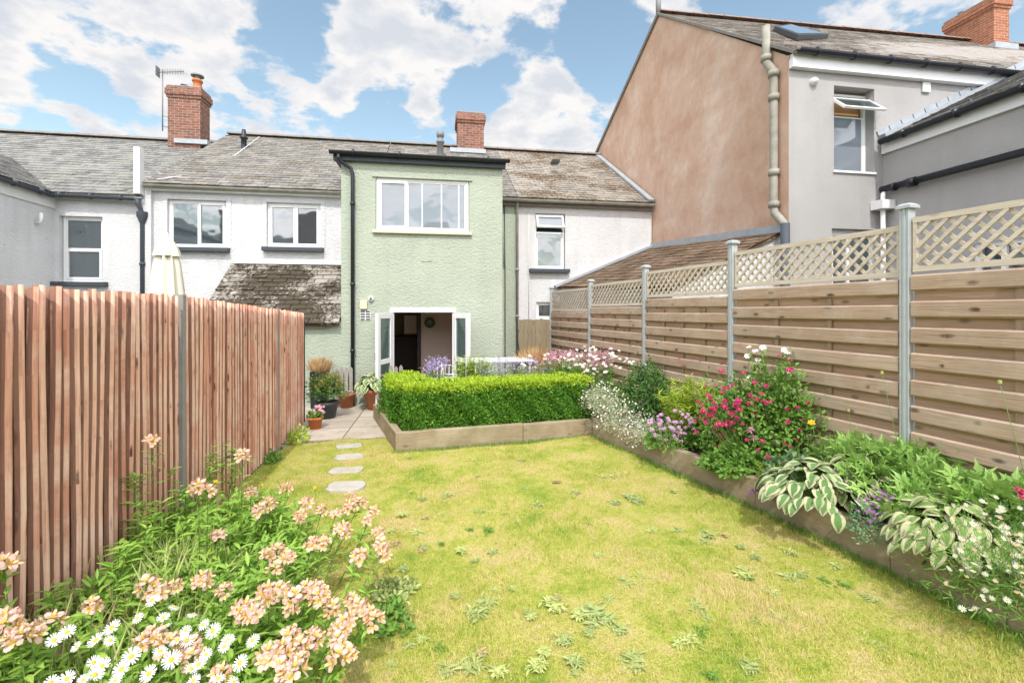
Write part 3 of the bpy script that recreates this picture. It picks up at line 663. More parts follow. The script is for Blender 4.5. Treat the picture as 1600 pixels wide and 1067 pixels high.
def chimney(parent, x0, x1, y0, y1, z0, z1, mat, name='chimney', cap=.06):
    g = MB(); g.box((x0,y0,z0),(x1,y1,z1-.34)); 
    for i, (o_, h0, h1) in enumerate(((.03,.34,.26),(.06,.26,.08),(.03,.08,0))):
        g.box((x0-o_,y0-o_,z1-h0),(x1+o_,y1+o_,z1-h1))
    c = g.build(name, mat, parent, bevel=.006)
    q = MB(); q.box((x0-.005,y0-.005,z1),(x1+.005,y1+.005,z1+.035)); q.build('mortar_cap', M_conc, c, bevel=.01)
    return c
def pot_cowl(parent, x, y, z, h, r, mat=None, cowl=False, name='chimney_pot'):
    g = MB(); g.lathe([(r*1.1,0),(r*1.1,h*.12),(r*.95,h*.15),(r*.88,h*.75),(r*1.12,h*.8),(r*1.12,h*.92),(r*.95,h),(r*.7,h),(r*.7,h*.5)], (x,y,z)); 
    c = g.build(name, mat or M_clayo, parent)
    if cowl:
        q = MB(); q.lathe([(r*.6,h-.02),(r*.6,h+.10)], (x,y,z)); q.lathe([(r*1.35,h+.10),(r*1.3,h+.14),(.01,h+.19)], (x,y,z)); q.lathe([(r*1.35,h+.10),(.01,h+.10)],(x,y,z)); q.build('cowl', M_metalg, c)

# --- white house in the middle (left of the green extension)
hw = thing('terraced_house', 'white roughcast terraced house with two upper windows left of the green extension', 'house', ((XMID+XE0)/2, YM, 0), 'terrace of houses across the garden end')
ze = 4.90; zr = 7.58
wA = (XU(262,YM), XU(354,YM)); zA = (ZV(386,wA[0],YM), ZV(311,wA[0],YM)); wB = (XU(417,YM), XU(501,YM)); zB = (ZV(386,wB[0],YM), ZV(316,wB[0],YM))
g = MB(); wall_open(g, XMID, XE0+.25, -.05, ze, YM, [(wA[0],wA[1],zA[0],zA[1]),(wB[0],wB[1],zB[0],zB[1])], .09)
for (a, b), (c, d) in ((wA, zA), (wB, zB)):    # raised plaster bands round the windows
    g.box((a-.10,YM-.015,d+.001),(b+.10,YM+.01,d+.09)); g.box((a-.10,YM-.015,c),(a-.002,YM+.01,d)); g.box((b+.002,YM-.015,c),(b+.10,YM+.01,d))
g.build('wall', M_white, hw)
window(hw, wA[0], wA[1], zA[0], zA[1], YM+.06, [(0,.5,0,1,False),(.5,1,0,1,True)], (.08,.08,M_navy))
window(hw, wB[0], wB[1], zB[0], zB[1], YM+.06, [(0,.52,0,1,True),(.52,1,0,1,True)], (.08,.08,M_navy))
slates('roof', hw, (XMID-.02,YM-.18,ze+.02), (XE0+.45,YM-.18,ze+.02), (XMID-.02,YR,zr), (XE0+.45,YR,zr), M_slateg)
ridge(hw, (XMID,YR,zr+.05), (XE0+.45,YR,zr+.05), M_ridge)
g = MB(); g.box((XMID,YM-.12,ze-.12),(XE0-.02,YM-.002,ze+.0)); g.build('fascia', M_fascia, hw)
gutter(hw, (XMID,YM-.19,ze-.02), (XE0-.05,YM-.19,ze-.02), M_pipe, .055)
g = MB(); pp = (XU(381,14.3), 14.3, 0); zz = ZV(242,*pp[:2]); zt = ZV(203,*pp[:2])
g.lathe([(.10,zz-.25),(.10,zz+.1),(.075,zz+.14),(.075,zz+.45),(.11,zz+.47),(.11,zz+.5),(.07,zz+.54),(.05,zt)], pp, 12); g.lathe([(.05,zt),(.001,zt+.02)], pp, 12); g.build('flue_pipe', M_black, hw)
cx0, cx1 = XU(262,15.0), XU(313,15.0)
ch = chimney(hw, cx0, cx1, 15.0, 15.58, 6.9, ZV(134,cx0,15), M_brick)
g = MB(); g.box((cx0+.2,14.93,7.03),(cx1+.22,15.60,7.16)); g.build('flashing', M_lead, ch)
pot_cowl(ch, cx1-.22, 15.3, ZV(134,cx0,15)+.03, .34, .13, cowl=True); pot_cowl(ch, cx0+.3, 15.3, ZV(134,cx0,15)+.03, .16, .09, M_metalg)
# boundary pier and the pale upstand at the party wall
g = MB(); x = XMID; g.box((x-.09,YM-.09,-.05),(x+.10,YM+.05,ze-.05)); g.build('pier', M_white2, hw, bevel=.01)
g = MB(); g.box((x-.16,YM-.26,ze-.25),(x-.03,YM-.10,ZV(236,x,YM))); g.build('parapet_post', M_fascia, hw, bevel=.01)
g = MB(); pts_ = [Vector((XU(400+ (250-400)*t_,YM+.0), 0, 0)) for t_ in (0,)]
c0 = Vector((XU(405,14.9),14.9,ZV(214,XU(405,14.9),14.9))); c1 = Vector((XU(330,12.6),12.6,ZV(266,XU(330,12.6),12.6))); c2 = Vector((XU(245,YM-.2),YM-.2,ze+.1))
g.tube([c0, (c0+c1)/2+Vector((0,0,-.05)), c1, (c1+c2)/2+Vector((0,0,-.03)), c2], .012, 5); g.build('roof_cable', M_fascia, hw)
aer = thing('tv_aerial', 'thin grey television aerial on a mast beside the tall brick chimney', 'aerial', (XU(254,14.9),14.9,ZV(205,XU(254,14.9),14.9)))
ax, az0, az1 = XU(254,14.9), ZV(205,XU(254,14.9),14.9), ZV(114,XU(254,14.9),14.9)
g = MB(); g.tube([(ax,14.9,az0),(ax,14.9,az1+.1)], .018, 6); g.build('mast', M_metalg, aer)
g = MB(); g.tube([(ax-.1,14.9,az1),(ax+.6,14.85,az1+.06)], .012, 5)
for i in range(9):
    q = ax+.0+i*.07; g.tube([(q,14.72,az1+.01+i*.007),(q,15.06,az1+.01+i*.007)], .006, 4)
    g.tube([(q,14.88,az1-.06+i*.007),(q,14.88,az1+.09+i*.007)], .006, 4)
g.box((ax-.14,14.8,az1-.12),(ax-.12,15.0,az1+.16)); g.build('boom', M_metalg, aer)
g = MB(); g.tube([(ax,14.9,az0+.15),(cx0+.05,15.02,az0+.15)], .012, 5); g.tube([(ax,14.9,az0+.45),(cx0+.05,15.02,az0+.45)], .012, 5); g.build('bracket', M_metalg, aer)

# --- white house on the far left, with its own rear wing
hl = thing('terraced_house', 'far left white house with grey slate roof and a projecting wing', 'house', (XU(160,YM), YM, 0), 'terrace of houses across the garden end')
XW = XU(85, YM); zel = ZV(306, XW, YM)
w1 = (XU(92,YM), XU(160,YM)); z1 = (ZV(440,w1[0],YM), ZV(337,w1[0],YM))
g = MB(); wall_open(g, XW, XMID-.10, -.05, zel+.02, YM, [(*w1,*z1)], .1)
g.build('wall', M_white2, hl)
win = window(hl, w1[0]+.03, w1[1], z1[0], z1[1], YM+.08, [(0,1,.5,1,False),(0,1,0,.5,True)], (.12,.12,M_navy))
q = MB(); xa = w1[0]+.12
for k in range(5): q.tube([(xa+k*.05,YM+.16,z1[0]+.1),(xa+.01+k*.05,YM+.16,z1[1]-.1)], .03, 6)
q.build('curtain', M_fascia, win)
slates('roof', hl, (-15,YM-.18,zel+.04), (XMID-.04,YM-.18,zel+.04), (-15,YR,7.27), (XMID-.04,YR,7.27), M_slated, .3, .2)
ridge(hl, (-15,YR,7.32), (XMID-.05,YR,7.32), M_ridge)
gutter(hl, (XW-.05,YM-.19,zel-.0), (XMID-.16,YM-.19,zel-.03), M_navy, .06, brackets=3)
xd = XU(221,YM-.1)
downpipe(hl, [(xd-.02,YM-.19,zel-.05),(xd-.02,YM-.19,zel-.16),(xd+.02,YM-.1,zel-.36),(xd+.02,YM-.1,.05)], .045, M_navy, collars=[(xd+.02,YM-.1,3.1),(xd+.02,YM-.1,1.6)])
g = MB(); g.lathe([(.05,-.16),(.11,0),(.11,.1)], (xd+.02,YM-.1,zel-.42), 10); g.build('hopper', M_navy, hl)
zw = 4.66
g = MB(); g.face([(XW,YM,-.05),(XW,4.0,-.05),(XW,4.0,zw+.04),(XW,YM,zw-.12)]); g.build('wing_wall', M_white2, hl)
slates('wing_roof', hl, (XW+.1,4.0,zw+.10), (XW+.1,YM+.2,zw-.04), (XW-2.3,4.0,zw+1.35), (XW-2.3,YM+3,zw+1.25), M_slated, .3, .2)
g = MB(); g.hull8([(XW-.01,4,zw-.2),(XW+.03,4,zw-.2),(XW+.03,YM,zw-.36),(XW-.01,YM,zw-.36),(XW-.01,4,zw+.04),(XW+.03,4,zw+.04),(XW+.03,YM,zw-.12),(XW-.01,YM,zw-.12)]); g.build('fascia', M_fascia, hl)
gutter(hl, (XW+.12,4.0,zw+.06), (XW+.12,YM-.2,zw-.09), M_navy, .065, brackets=12)
g = MB(); g.tube([(XW+.02,YM-.5,zw-.75),(XW+.12,YM-.5,zw-.75),(XW+.12,YM-.5,zw-.55)], .03, 8); g.build('vent_pipe', M_upvc, hl)

# --- green house: two-storey extension, lean-to and a strip of rear wall
hg = thing('terraced_house', 'sage green house with two storey extension and open french doors', 'house', ((XE0+XE1)/2, YF, 0), 'terrace of houses across the garden end')
zt = ZV(252, XE0+1, YF)
wu = (XU(587,YF), XU(733,YF)); zu = (ZV(362,wu[0],YF), ZV(277,wu[0],YF))
dx = (XU(611,YF), XU(711,YF)); dz = (.06, ZV(482,dx[0],YF))
XL0 = XU(316,YF)
g = MB(); wall_open(g, XE0, XE1, -.05, zt, YF, [(*wu,*zu),(*dx,*dz)], .07)
g.face([(XE1,YF,-.05),(XE1,YM,-.05),(XE1,YM,zt),(XE1,YF,zt)]); g.face([(XE0,YF,-.05),(XE0,YF,zt),(XE0,YM+1,zt),(XE0,YM+1,-.05)])
g.face([(XE1-.05,YM,-.05),(XP,YM,-.05),(XP,YM,ze),(XE1-.05,YM,ze)])
zl = ZV(503, XU(500,YF), YF); g.face([(XL0,YF,-.05),(XE0,YF,-.05),(XE0,YF,zl),(XL0,YF,zl)])
g.face([(XL0,YF,-.05),(XL0,YF,zl),(XL0,YM,zl+1.3),(XL0,YM,-.05)])
g.build('wall', M_green, hg)
g = MB(); g.face([(XE0-.003,YF+.02,zl),(XE0-.003,YF+.02,zt),(XE0-.003,YM,zt),(XE0-.003,YM,zl)]); g.box((XE0-.12,YM-.55,ZV(412,XU(520,YM),YM)-.7),(XE0-.003,YM-.003,zt-.02)); g.build('white_side_wall', M_white2, hg)
win = window(hg, wu[0]+.01, wu[1]-.01, zu[0]+.03, zu[1], YF+.03, [(0,.315,0,1,True),(.315,1,0,1,False)], None, .06, M_glassL, bars=(.49,.70,.89))
g = MB(); g.box((wu[0]-.06,YF-.07,zu[0]-.03),(wu[1]+.06,YF+.09,zu[0]+.028)); g.build('sill', M_creamp, win, bevel=.005)
g = MB(); g.box((wu[0]-.07,YF-.03,zu[1]+.002),(wu[1]+.07,YF+.001,zu[1]+.035)); g.build('drip_mould', M_green, win, bevel=.004)
# roof edge of the extension
g = MB(); g.hull8([(XE0-.20,YF-.14,zt+.10),(XE1+.12,YF-.14,zt+.10),(XE1+.12,13.3,zt+.55),(XE0-.20,13.3,zt+.55),(XE0-.20,YF-.14,zt+.14),(XE1+.12,YF-.14,zt+.14),(XE1+.12,13.3,zt+.60),(XE0-.20,13.3,zt+.60)]); g.build('extension_roof', M_ridge, hg)
g = MB(); g.box((XE0-.14,YF-.10,zt-.06),(XE1+.06,YF-.003,zt+.12)); g.box((XE0-.12,YF,zt-.06),(XE0-.004,YM,zt+.12)); g.build('fascia', M_navy, hg, bevel=.005)
gutter(hg, (XE0-.20,YF-.17,zt+.10), (XE1+.14,YF-.17,zt+.10), M_black, .065, brackets=4)
xd = XU(551,YF-.08)
downpipe(hg, [(XE0-.02,YF-.17,zt+.04),(XE0-.02,YF-.17,zt-.04),(XE0+.02,YF-.12,zt-.10),(xd-.04,YF-.08,zt-.22),(xd,YF-.08,zt-.32),(xd,YF-.08,.05)], .04, M_black, collars=[(xd,YF-.08,4.3),(xd,YF-.08,2.6),(xd,YF-.08,1.2)])
# lean-to
XLt = XU(365,YM); zlt = ZV(412,XU(450,YM),YM)
slates('lean_to_roof', hg, (XL0-.05,YF-.18,zl-.03), (XE0-.01,YF-.18,zl-.03), (XL0-.05,YM-.01,zlt), (XE0-.01,YM-.01,zlt), M_slatem, .3, .155, .02, messy=2.0)
g = MB(); g.hull8([(XL0,YM-.10,zlt-.02),(XE0,YM-.10,zlt-.02),(XE0,YM-.003,zlt),(XL0,YM-.003,zlt),(XL0,YM-.05,zlt+.05),(XE0,YM-.05,zlt+.05),(XE0,YM-.003,zlt+.10),(XL0,YM-.003,zlt+.10)]); g.build('flashing', M_white2, hg)
g = MB(); g.box((XL0,YF-.05,zl-.14),(XE0-.3,YF-.003,zl-.03)); g.build('lean_to_fascia', M_greyw, hg)
# main roof behind extension + chimney and flue
slates('roof', hg, (XE0+.47,12.6,ze+.02+(12.6-YM+.18)*(zr-ze-.02)/(YR-YM+.18)), (XE1+.02,12.6,ze+.02+(12.6-YM+.18)*(zr-ze-.02)/(YR-YM+.18)), (XE0+.47,YR,zr), (XE1+.02,YR,zr), M_slateg)
slates('strip_roof', hg, (XE1+.03,YM-.18,ze+.03), (XP,YM-.18,ze+.03), (XE1+.03,YR,zr), (XP,YR,zr), M_slateg)
ridge(hg, (XE0+.47,YR,zr+.05), (XP,YR,zr+.05), M_ridge)
cx0, cx1 = XU(715,15.1), XU(756,15.1); zc = ZV(175,cx0,15.1)
ch = chimney(hg, cx0, cx1, 15.1, 16.0, 7.0, zc, M_brick)
pot_cowl(ch, (cx0+cx1)/2-.15, 15.5, zc+.03, .10, .1, M_metalg)
g = MB(); g.box((cx0-.25,14.95,7.22),(cx1+.05,15.09,7.36)); g.build('flashing', M_lead, ch)
pp = (XU(688,13.6), 13.6, 0); za, zb = ZV(240,*pp[:2]), ZV(207,*pp[:2])
g = MB(); g.lathe([(.09,za-.5),(.09,za+.3),(.12,za+.31),(.12,za+.36),(.08,za+.38),(.08,za+.48),(.11,za+.49),(.11,zb),(.01,zb+.02)], pp, 12); g.build('flue_pipe', M_metalg, hg)
g = MB(); g.box((XU(563,YF),YF-.06,ZV(483,-1.5,YF)),(XU(574,YF),YF-.002,ZV(470,-1.5,YF))); g.build('alarm_box', M_creamp, hg, bevel=.008)
g = MB(); g.lathe([(.05,0),(.055,.05),(.03,.06)], (0,0,0), 10); o = g.build('security_lamp', M_upvc, hg, off=(0,0,0)); o.location = Vector((XU(580,YF),YF,ZV(467,-1.4,YF)))-wloc(hg); o.rotation_euler = (pi/2,0,0)
g = MB(); x0, x1, z0, z1_ = XU(563,YF), XU(579,YF), ZV(501,-1.4,YF), ZV(485,-1.4,YF)
g.box((x0,YF-.012,z0),(x1,YF-.002,z1_))
g.build('air_brick', M_fascia, hg)
g = MB()
for i in range(4):
    for j in range(2):
        a = x0+.01+j*(x1-x0)/2; b = z0+.012+i*(z1_-z0)/4; g.box((a,YF-.016,b),(a+(x1-x0)/2-.02,YF-.013,b+(z1_-z0)/4-.022))
g.build('vent_slots', M_navy, hg)
g = MB(); g.box((XU(658,YF),YF-.012,ZV(409,0,YF)),(XU(675,YF),YF-.002,ZV(404,0,YF))); g.build('render_patch', M_green, hg, bevel=.004)
g = MB(); xc = XU(788,YM-.03); g.tube([(xc,YM-.03,ze-.1),(xc+.02,YM-.03,3.0),(xc+.02,YM-.03,.3)], .012, 6); g.build('cable', M_black, hg)
# door frame, leaves, room
g = MB(); fr = .06; g.box((dx[0],YF+.02,dz[0]),(dx[0]+fr,YF+.10,dz[1])); g.box((dx[1]-fr,YF+.02,dz[0]),(dx[1],YF+.10,dz[1])); g.box((dx[0]-.02,YF-.01,dz[1]-.085),(dx[1]+.02,YF+.10,dz[1]+.02)); g.box((dx[0],YF+.0,.02),(dx[1],YF+.12,.07))
g.build('door_frame', M_upvc, hg, bevel=.005)
def leaf_door(hx, ang, sgn):
    Mx = Matrix.Translation((hx, YF-.0, 0))@Matrix.Rotation(ang, 4, 'Z'); w_ = (dx[1]-dx[0])/2-.02; z0, z1_ = .09, dz[1]-.10
    def b(q, x0, x1, za, zb, y0=-.03, y1=.03): q.box((min(sgn*x0,sgn*x1),y0,za),(max(sgn*x0,sgn*x1),y1,zb), 0, Mx)
    q = MB(); b(q,0,.11,z0,z1_); b(q,w_-.11,w_,z0,z1_); b(q,.11,w_-.11,z1_-.11,z1_,-.028,.028); b(q,.11,w_-.11,z0,z0+.2,-.028,.028); b(q,.11,w_-.11,z0+.85,z0+.95,-.026,.026)
    d_ = q.build('door', M_upvc, hg, bevel=.004)
    q = MB(); b(q,.11,w_-.11,z0+.95,z1_-.11,-.006,.006); b(q,.11,w_-.11,z0+.2,z0+.85,-.006,.006); q.build('door_glass', M_dglass, d_)
    q = MB(); b(q,w_-.075,w_-.045,z0+.95,z0+1.1,-.07,-.03); q.build('handle', M_metalg, d_)
leaf_door(dx[0]+.02, R(-111), 1); leaf_door(dx[1]-.02, R(116), -1)
g = MB(); rx0, rx1, ry0, ry1, rz = XE0+.15, XE1-.15, YF+.12, YF+3.2, 2.35
g.face([(rx0,ry1,0),(rx1,ry1,0),(rx1,ry1,rz),(rx0,ry1,rz)]); g.face([(rx0,ry0,0),(rx0,ry1,0),(rx0,ry1,rz),(rx0,ry0,rz)]); g.face([(rx1,ry0,0),(rx1,ry0,rz),(rx1,ry1,rz),(rx1,ry1,0)])
g.face([(rx0,ry0,rz),(rx0,ry1,rz),(rx1,ry1,rz),(rx1,ry0,rz)]); g.box((XU(653,ry0+1.6),ry0+1.5,0.0),(rx1-.01,ry0+1.6,rz-.004)); g.build('room_walls', M_interior, hg)
g = MB(); g.face([(rx0,ry0,.03),(rx1,ry0,.03),(rx1,ry1,.03),(rx0,ry1,.03)]); g.build('room_floor', M_clay, hg)
g = MB(); xk = XU(655,ry0+1.4); g.box((xk-.03,ry0+1.40,.03),(xk+.04,ry0+1.62,2.2)); g.box((XU(622,ry0+1.4),ry0+1.4,2.04),(xk,ry0+1.6,2.2)); g.build('inner_door_frame', M_dark, hg)
yk = ry0+2.4
g = MB(); g.box((rx0+.02,yk,.03),(XU(652,yk),yk+.5,1.35)); g.box((rx0+.02,yk+.1,1.98),(XU(654,yk),yk+.5,2.33)); g.build('kitchen_units', M_dark, hg)
g = MB(); g.box((XU(632,yk),yk-.06,1.42),(XU(651,yk),yk-.01,1.92)); g.build('wall_panel', M_upvc, hg, bevel=.01)
yc = ry0+1.49; zc_ = ZV(504,0,yc); xc = XU(671.5,yc)
clk = thing('wall_clock', 'round dark green clock on the wall inside the french doors', 'clock', (xc,yc,zc_))
def disc(r0, r1, y0, y1, mat, name, n=28):
    q = MB(); P = []
    for (r_, y_) in ((r0,y1),(r1,y1),(r1,y0),(r0,y0)):
        P += [(xc+r_*cos(2*pi*k/n), y_, zc_+r_*sin(2*pi*k/n)) for k in range(n)]
    q.shared(P, [(i*n+k, i*n+(k+1)%n, ((i+1)%4)*n+(k+1)%n, ((i+1)%4)*n+k) for i in range(4) for k in range(n)]); return q.build(name, mat, clk)
disc(.075,.135,yc-.05,yc,plain('clock_green',(.03,.07,.05),.4),'clock_rim'); disc(.001,.075,yc-.03,yc,plain('clock_dial',(.10,.13,.11),.4),'clock_face')
q = MB(); q.box((xc-.004,yc-.036,zc_),(xc+.004,yc-.031,zc_+.06)); q.box((xc,yc-.036,zc_-.004),(xc+.04,yc-.031,zc_+.004)); q.build('clock_hands', M_fascia, clk)

# --- white house on the right of the green one
hr = thing('terraced_house', 'white end house with moss on its roof between green house and brown gable', 'house', ((XP+XEND)/2, YM, 0), 'terrace of houses across the garden end')
w1 = (XU(836,YM), XU(883,YM)); z1 = (ZV(420,w1[0],YM), ZV(333,w1[0],YM)); w2 = (XU(838,YM), XU(884,YM)); z2 = (ZV(499,w2[0],YM), ZV(472,w2[0],YM))
g = MB(); wall_open(g, XP, XEND, -.05, ze+.0, YM, [(*w1,*z1),(*w2,*z2)], .09); g.build('wall', M_white2, hr)
win = window(hr, w1[0], w1[1]-.02, z1[0], z1[1], YM+.06, [(0,1,0,.66,False)], (.16,.12,M_navy))
# tilted top light
zz = z1[0]+(z1[1]-z1[0])*.71; Mx = Matrix.Translation((0,YM+.03,z1[1]-.06))@Matrix.Rotation(R(-24),4,'X')
q = MB(); a, b, hh = w1[0]+.03, w1[1]-.05, (z1[1]-zz)-.06
q.box((a,-.03,-hh),(a+.05,.03,0),0,Mx); q.box((b-.05,-.03,-hh),(b,.03,0),0,Mx); q.box((a+.05,-.028,-.05),(b-.05,.03,0),0,Mx); q.box((a+.05,-.028,-hh),(b-.05,.03,-hh+.05),0,Mx); tl = q.build('open_top_light', M_upvc, win, bevel=.004)
q = MB(); q.box((a+.05,-.004,-hh+.05),(b-.05,.004,-.05),0,Mx); q.build('top_pane', M_glassL, win)
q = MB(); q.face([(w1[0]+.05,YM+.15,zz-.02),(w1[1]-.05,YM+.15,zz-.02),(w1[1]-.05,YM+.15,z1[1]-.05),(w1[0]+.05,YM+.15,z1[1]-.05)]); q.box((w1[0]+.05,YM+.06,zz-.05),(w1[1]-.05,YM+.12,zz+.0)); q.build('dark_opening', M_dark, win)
window(hr, w2[0], w2[1], z2[0], z2[1], YM+.06, [(0,1,0,1,False)], None)
slates('roof', hr, (XP+.01,YM-.18,ze+.03), (XEND-.02,YM-.18,ze+.03), (XP+.01,YR,zr), (XEND-.02,YR,zr), M_slatee, messy=1.6)
ridge(hr, (XP+.01,YR,zr+.05), (XEND-.02,YR,zr+.05), M_ridge)
gutter(hr, (XE1+.02,YM-.19,ze-.02), (XEND-.02,YM-.19,ze-.02), M_pipe, .065); g = MB(); g.box((XE1+.02,YM-.1,ze-.16),(XEND,YM-.002,ze)); g.build('fascia', M_ridge, hr)
g = MB(); a, b = Vector((XEND-.10,YM-.22,ze+.08)), Vector((XEND-.10,YR,zr+.04)); g.beam(a, b, .16, .05); g.build('verge_flashing', M_lead, hr)
xd = XU(808,YM-.05); downpipe(hr, [(xd,YM-.14,ze-.08),(xd,YM-.07,ze-.2),(xd,YM-.07,.05)], .035, M_pipe, collars=[(xd,YM-.07,3.1),(xd,YM-.07,1.9)])
g = MB(); x = XU(826,YM); g.tube([(x,YM-.01,ze-.15),(x,YM-.01,1.6)], .008, 5); g.build('cable', M_fascia, hr)
g = MB(); a = XU(865,13.5); g.box((a-.1,13.2,ZV(255,a,13.5)-.06),(a+.12,13.5,ZV(255,a,13.5)+.02)); g.build('roof_vent', M_black, hr)

# --- tall house on the right
ht = thing('gabled_house', 'tall house with bare brown rendered gable and grey rear walls', 'house', (XG+3, YB, 0))
YA, ZA = YU(1030,XG), 0; ZA = ZV(22,XG,YA); zE = ZV(88,XG,YB); YX = YU(930,XG); zX = ZV(245,XG,YX)
XJ = XU(1380,YB)
g = MB(); g.face([(XG,YX+2,-.05),(XG,YB,-.05),(XG,YB,zE),(XG,YA,ZA),(XG,YX,zX),(XG,YX+2,zX-.8)]); g.build('gable_wall', M_brown, ht)
wg = (XU(1303,YB), XU(1366,YB)); zg = (ZV(268,wg[0]+.3,YB), ZV(136,wg[0]+.3,YB))
wl_ = (XU(1300,YB), XU(1374,YB)); zl_ = (1.0, ZV(358,7,YB))
g = MB(); wall_open(g, XG, 19, -.05, zE+.02, YB, [(*wg,*zg),(*wl_,*zl_)], .18); g.build('rear_wall', M_grey, ht)
g = MB(); g.box((XG-.02,YB-.03,zE-.06),(XG+.01,YB+.001,zE)); g.build('corner_bead', M_brown, ht)
win = window(ht, wg[0], wg[1], zg[0], zg[1]-.05, YB+.16, [(0,1,0,.74,False)], None, .045, M_glassL)
q = MB(); q.box((wg[0]-.02,YB-.03,zg[0]-.035),(wg[1]+.02,YB+.2,zg[0]-.0)); q.build('sill', M_upvc, win)
q = MB(); zq = zg[0]+(zg[1]-zg[0])*.72; q.face([(wg[0]+.04,YB+.26,zq),(wg[1]-.04,YB+.26,zq),(wg[1]-.04,YB+.26,zg[1]-.06),(wg[0]+.04,YB+.26,zg[1]-.06)]); q.build('blind', plain('wooden_blind',(.42,.22,.09),.7,.2), win)
Mx = Matrix.Translation((0,YB+.10,zg[1]-.16))@Matrix.Rotation(R(-46),4,'X'); q = MB(); a, b, hh = wg[0]+.0, wg[1]+.02, .42
q.box((a,-.02,-hh),(a+.045,.02,0),0,Mx); q.box((b-.045,-.02,-hh),(b,.02,0),0,Mx); q.box((a+.045,-.018,-.045),(b-.045,.02,0),0,Mx); q.box((a+.045,-.018,-hh),(b-.045,.02,-hh+.045),0,Mx); q.build('open_top_light', M_upvc, win, bevel=.004)
q = MB(); q.box((a+.045,-.004,-hh+.045),(b-.045,.004,-.045),0,Mx); q.build('top_pane', M_dglass, win)
window(ht, wl_[0], wl_[1], zl_[0], zl_[1], YB+.1, [(0,.45,0,1,True),(.45,1,0,1,False)], None)
XR1 = 19
slates('roof', ht, (XG-.02,YB-.18,zE+.0), (XR1,YB-.18,zE+.0), (XG-.02,YA,ZA), (XR1,YA,ZA+.25), M_slatet, .28, .2)
g = MB(); g.face([(XG-.02,YA,ZA),(XR1,YA,ZA+.25),(XR1,YX+2,zX-.8),(XG-.02,YX+2,zX-.8)]); g.build('rear_roof_slope', M_slateg, ht)
ridge(ht, (XG,YA,ZA+.06), (XR1,YA,ZA+.31), M_redridge, .085, .45)
g = MB(); g.beam((XG-.03,YA,ZA+.0),(XG-.03,YX+.5,zX-.2),.05,.1); g.beam((XG-.03,YB-.16,zE-.02),(XG-.03,YA,ZA-.0),.05,.05); g.build('verge', M_ridge, ht)
g = MB(); g.box((XG+.0,YB-.10,zE-.22),(XJ+3.8,YB-.003,zE+.0)); g.build('fascia', M_upvc, ht, bevel=.004)
gutter(ht, (XG+.02,YB-.18,zE+.02), (XJ+3.8,YB-.18,zE+.0), M_black, .065, brackets=8)
g = MB(); g.tube([(XG+.08,YA+.2,ZA),(XG+.08,YA+.2,ZA+.75)], .07, 10); g.build('vent_pipe', M_metalg, ht)
# roof window
def onroof(u, v):     # point of the near roof slope seen at (u,v)
    d = pix_dir(u, v); k = (ZA-zE)/(YA-YB+.18)
    t_ = (zE-k*(YB-.18)-H)/(d.z-k*d.y); return Vector((d.x*t_, d.y*t_, H+d.z*t_))
rn = Vector((0,-(ZA-zE),YA-YB+.18)).normalized()
c4 = [onroof(1207,51)+rn*.03, onroof(1243,66)+rn*.03, onroof(1291,64)+rn*.03, onroof(1232,46)+rn*.03]
g = MB(); g.hull8([*c4, *[p+rn*.09 for p in c4]]); rw = g.build('roof_window', M_black, ht)
cc = sum(c4, Vector())/4; g = MB(); g.face([cc+(p-cc)*.82+rn*.095 for p in c4]); g.build('pane', M_glassL, rw)
xc_ = 15.6; y1_, y0_ = YU(1477,xc_), YU(1553,xc_); x1_ = XU(1577,y0_); zc = 11.0
ch = chimney(ht, xc_, x1_, y0_, y1_, 8.9, zc, M_brickb); pot_cowl(ch, xc_+.3, y1_-.25, zc+.03, .18, .1, M_metalg)
g = MB(); g.box((xc_-.12,y0_-.12,9.35),(x1_+.15,y1_-.2,9.62)); g.build('flashing', M_lead, ch)
# soil pipe down the gable
yp = YU(1209,XG-.09); yq = YU(1197,XG-.09); xp = XG-.09
pz_ = lambda v, y: ZV(v, xp, y)
g = MB(); g.tube([(xp,yq,pz_(42,yq)),(xp,yq,pz_(92,yq)),(xp,yq,pz_(98,yq)),(xp,yp,pz_(112,yp)),(xp,yp,pz_(120,yp)),(xp,yp,pz_(322,yp)),(xp,yp-.02,pz_(333,yp)),(xp,YB+.06,pz_(343,YB)),(xp-.02,YB-.04,pz_(352,YB)),(xp-.02,YB-.05,pz_(370,YB))], .065, 14)
for v, y_ in ((92,yq),(116,yp),(153,yp),(270,yp),(320,yp)):
    z_ = pz_(v,y_); g.tube([(xp,y_,z_-.05),(xp,y_,z_+.05)], .088, 14)
g.build('soil_pipe', M_pipe, ht); g = MB(); g.tube([(xp-.02,YB-.05,pz_(350,YB)),(xp-.02,YB-.05,.05)], .07, 12); g.build('lower_soil_pipe', M_navy, ht)
# wing of the tall house
zwg = ZV(226,XJ,YB)-.02
wy = (YU(1600,XJ)-.4, YU(1520,XJ)); wz = (1.2, ZV(378,XJ,5.2))
g = MB()
ys_ = [YB, wy[1], wy[0], -1.0]
g.face([(XJ,YB,-.05),(XJ,wy[1],-.05),(XJ,wy[1],zwg),(XJ,YB,zwg)]); g.face([(XJ,wy[0],-.05),(XJ,-1,-.05),(XJ,-1,zwg),(XJ,wy[0],zwg)]); g.face([(XJ,wy[1],wz[1]),(XJ,wy[0],wz[1]),(XJ,wy[0],zwg),(XJ,wy[1],zwg)]); g.face([(XJ,wy[1],-.05),(XJ,wy[0],-.05),(XJ,wy[0],wz[0]),(XJ,wy[1],wz[0])])
g.build('wing_wall', M_grey, ht)
g = MB(); n_ = 3
g.box((XJ+.04,wy[0],wz[1]-.06),(XJ+.1,wy[1],wz[1])); g.box((XJ+.04,wy[0],wz[0]),(XJ+.1,wy[1],wz[0]+.06))
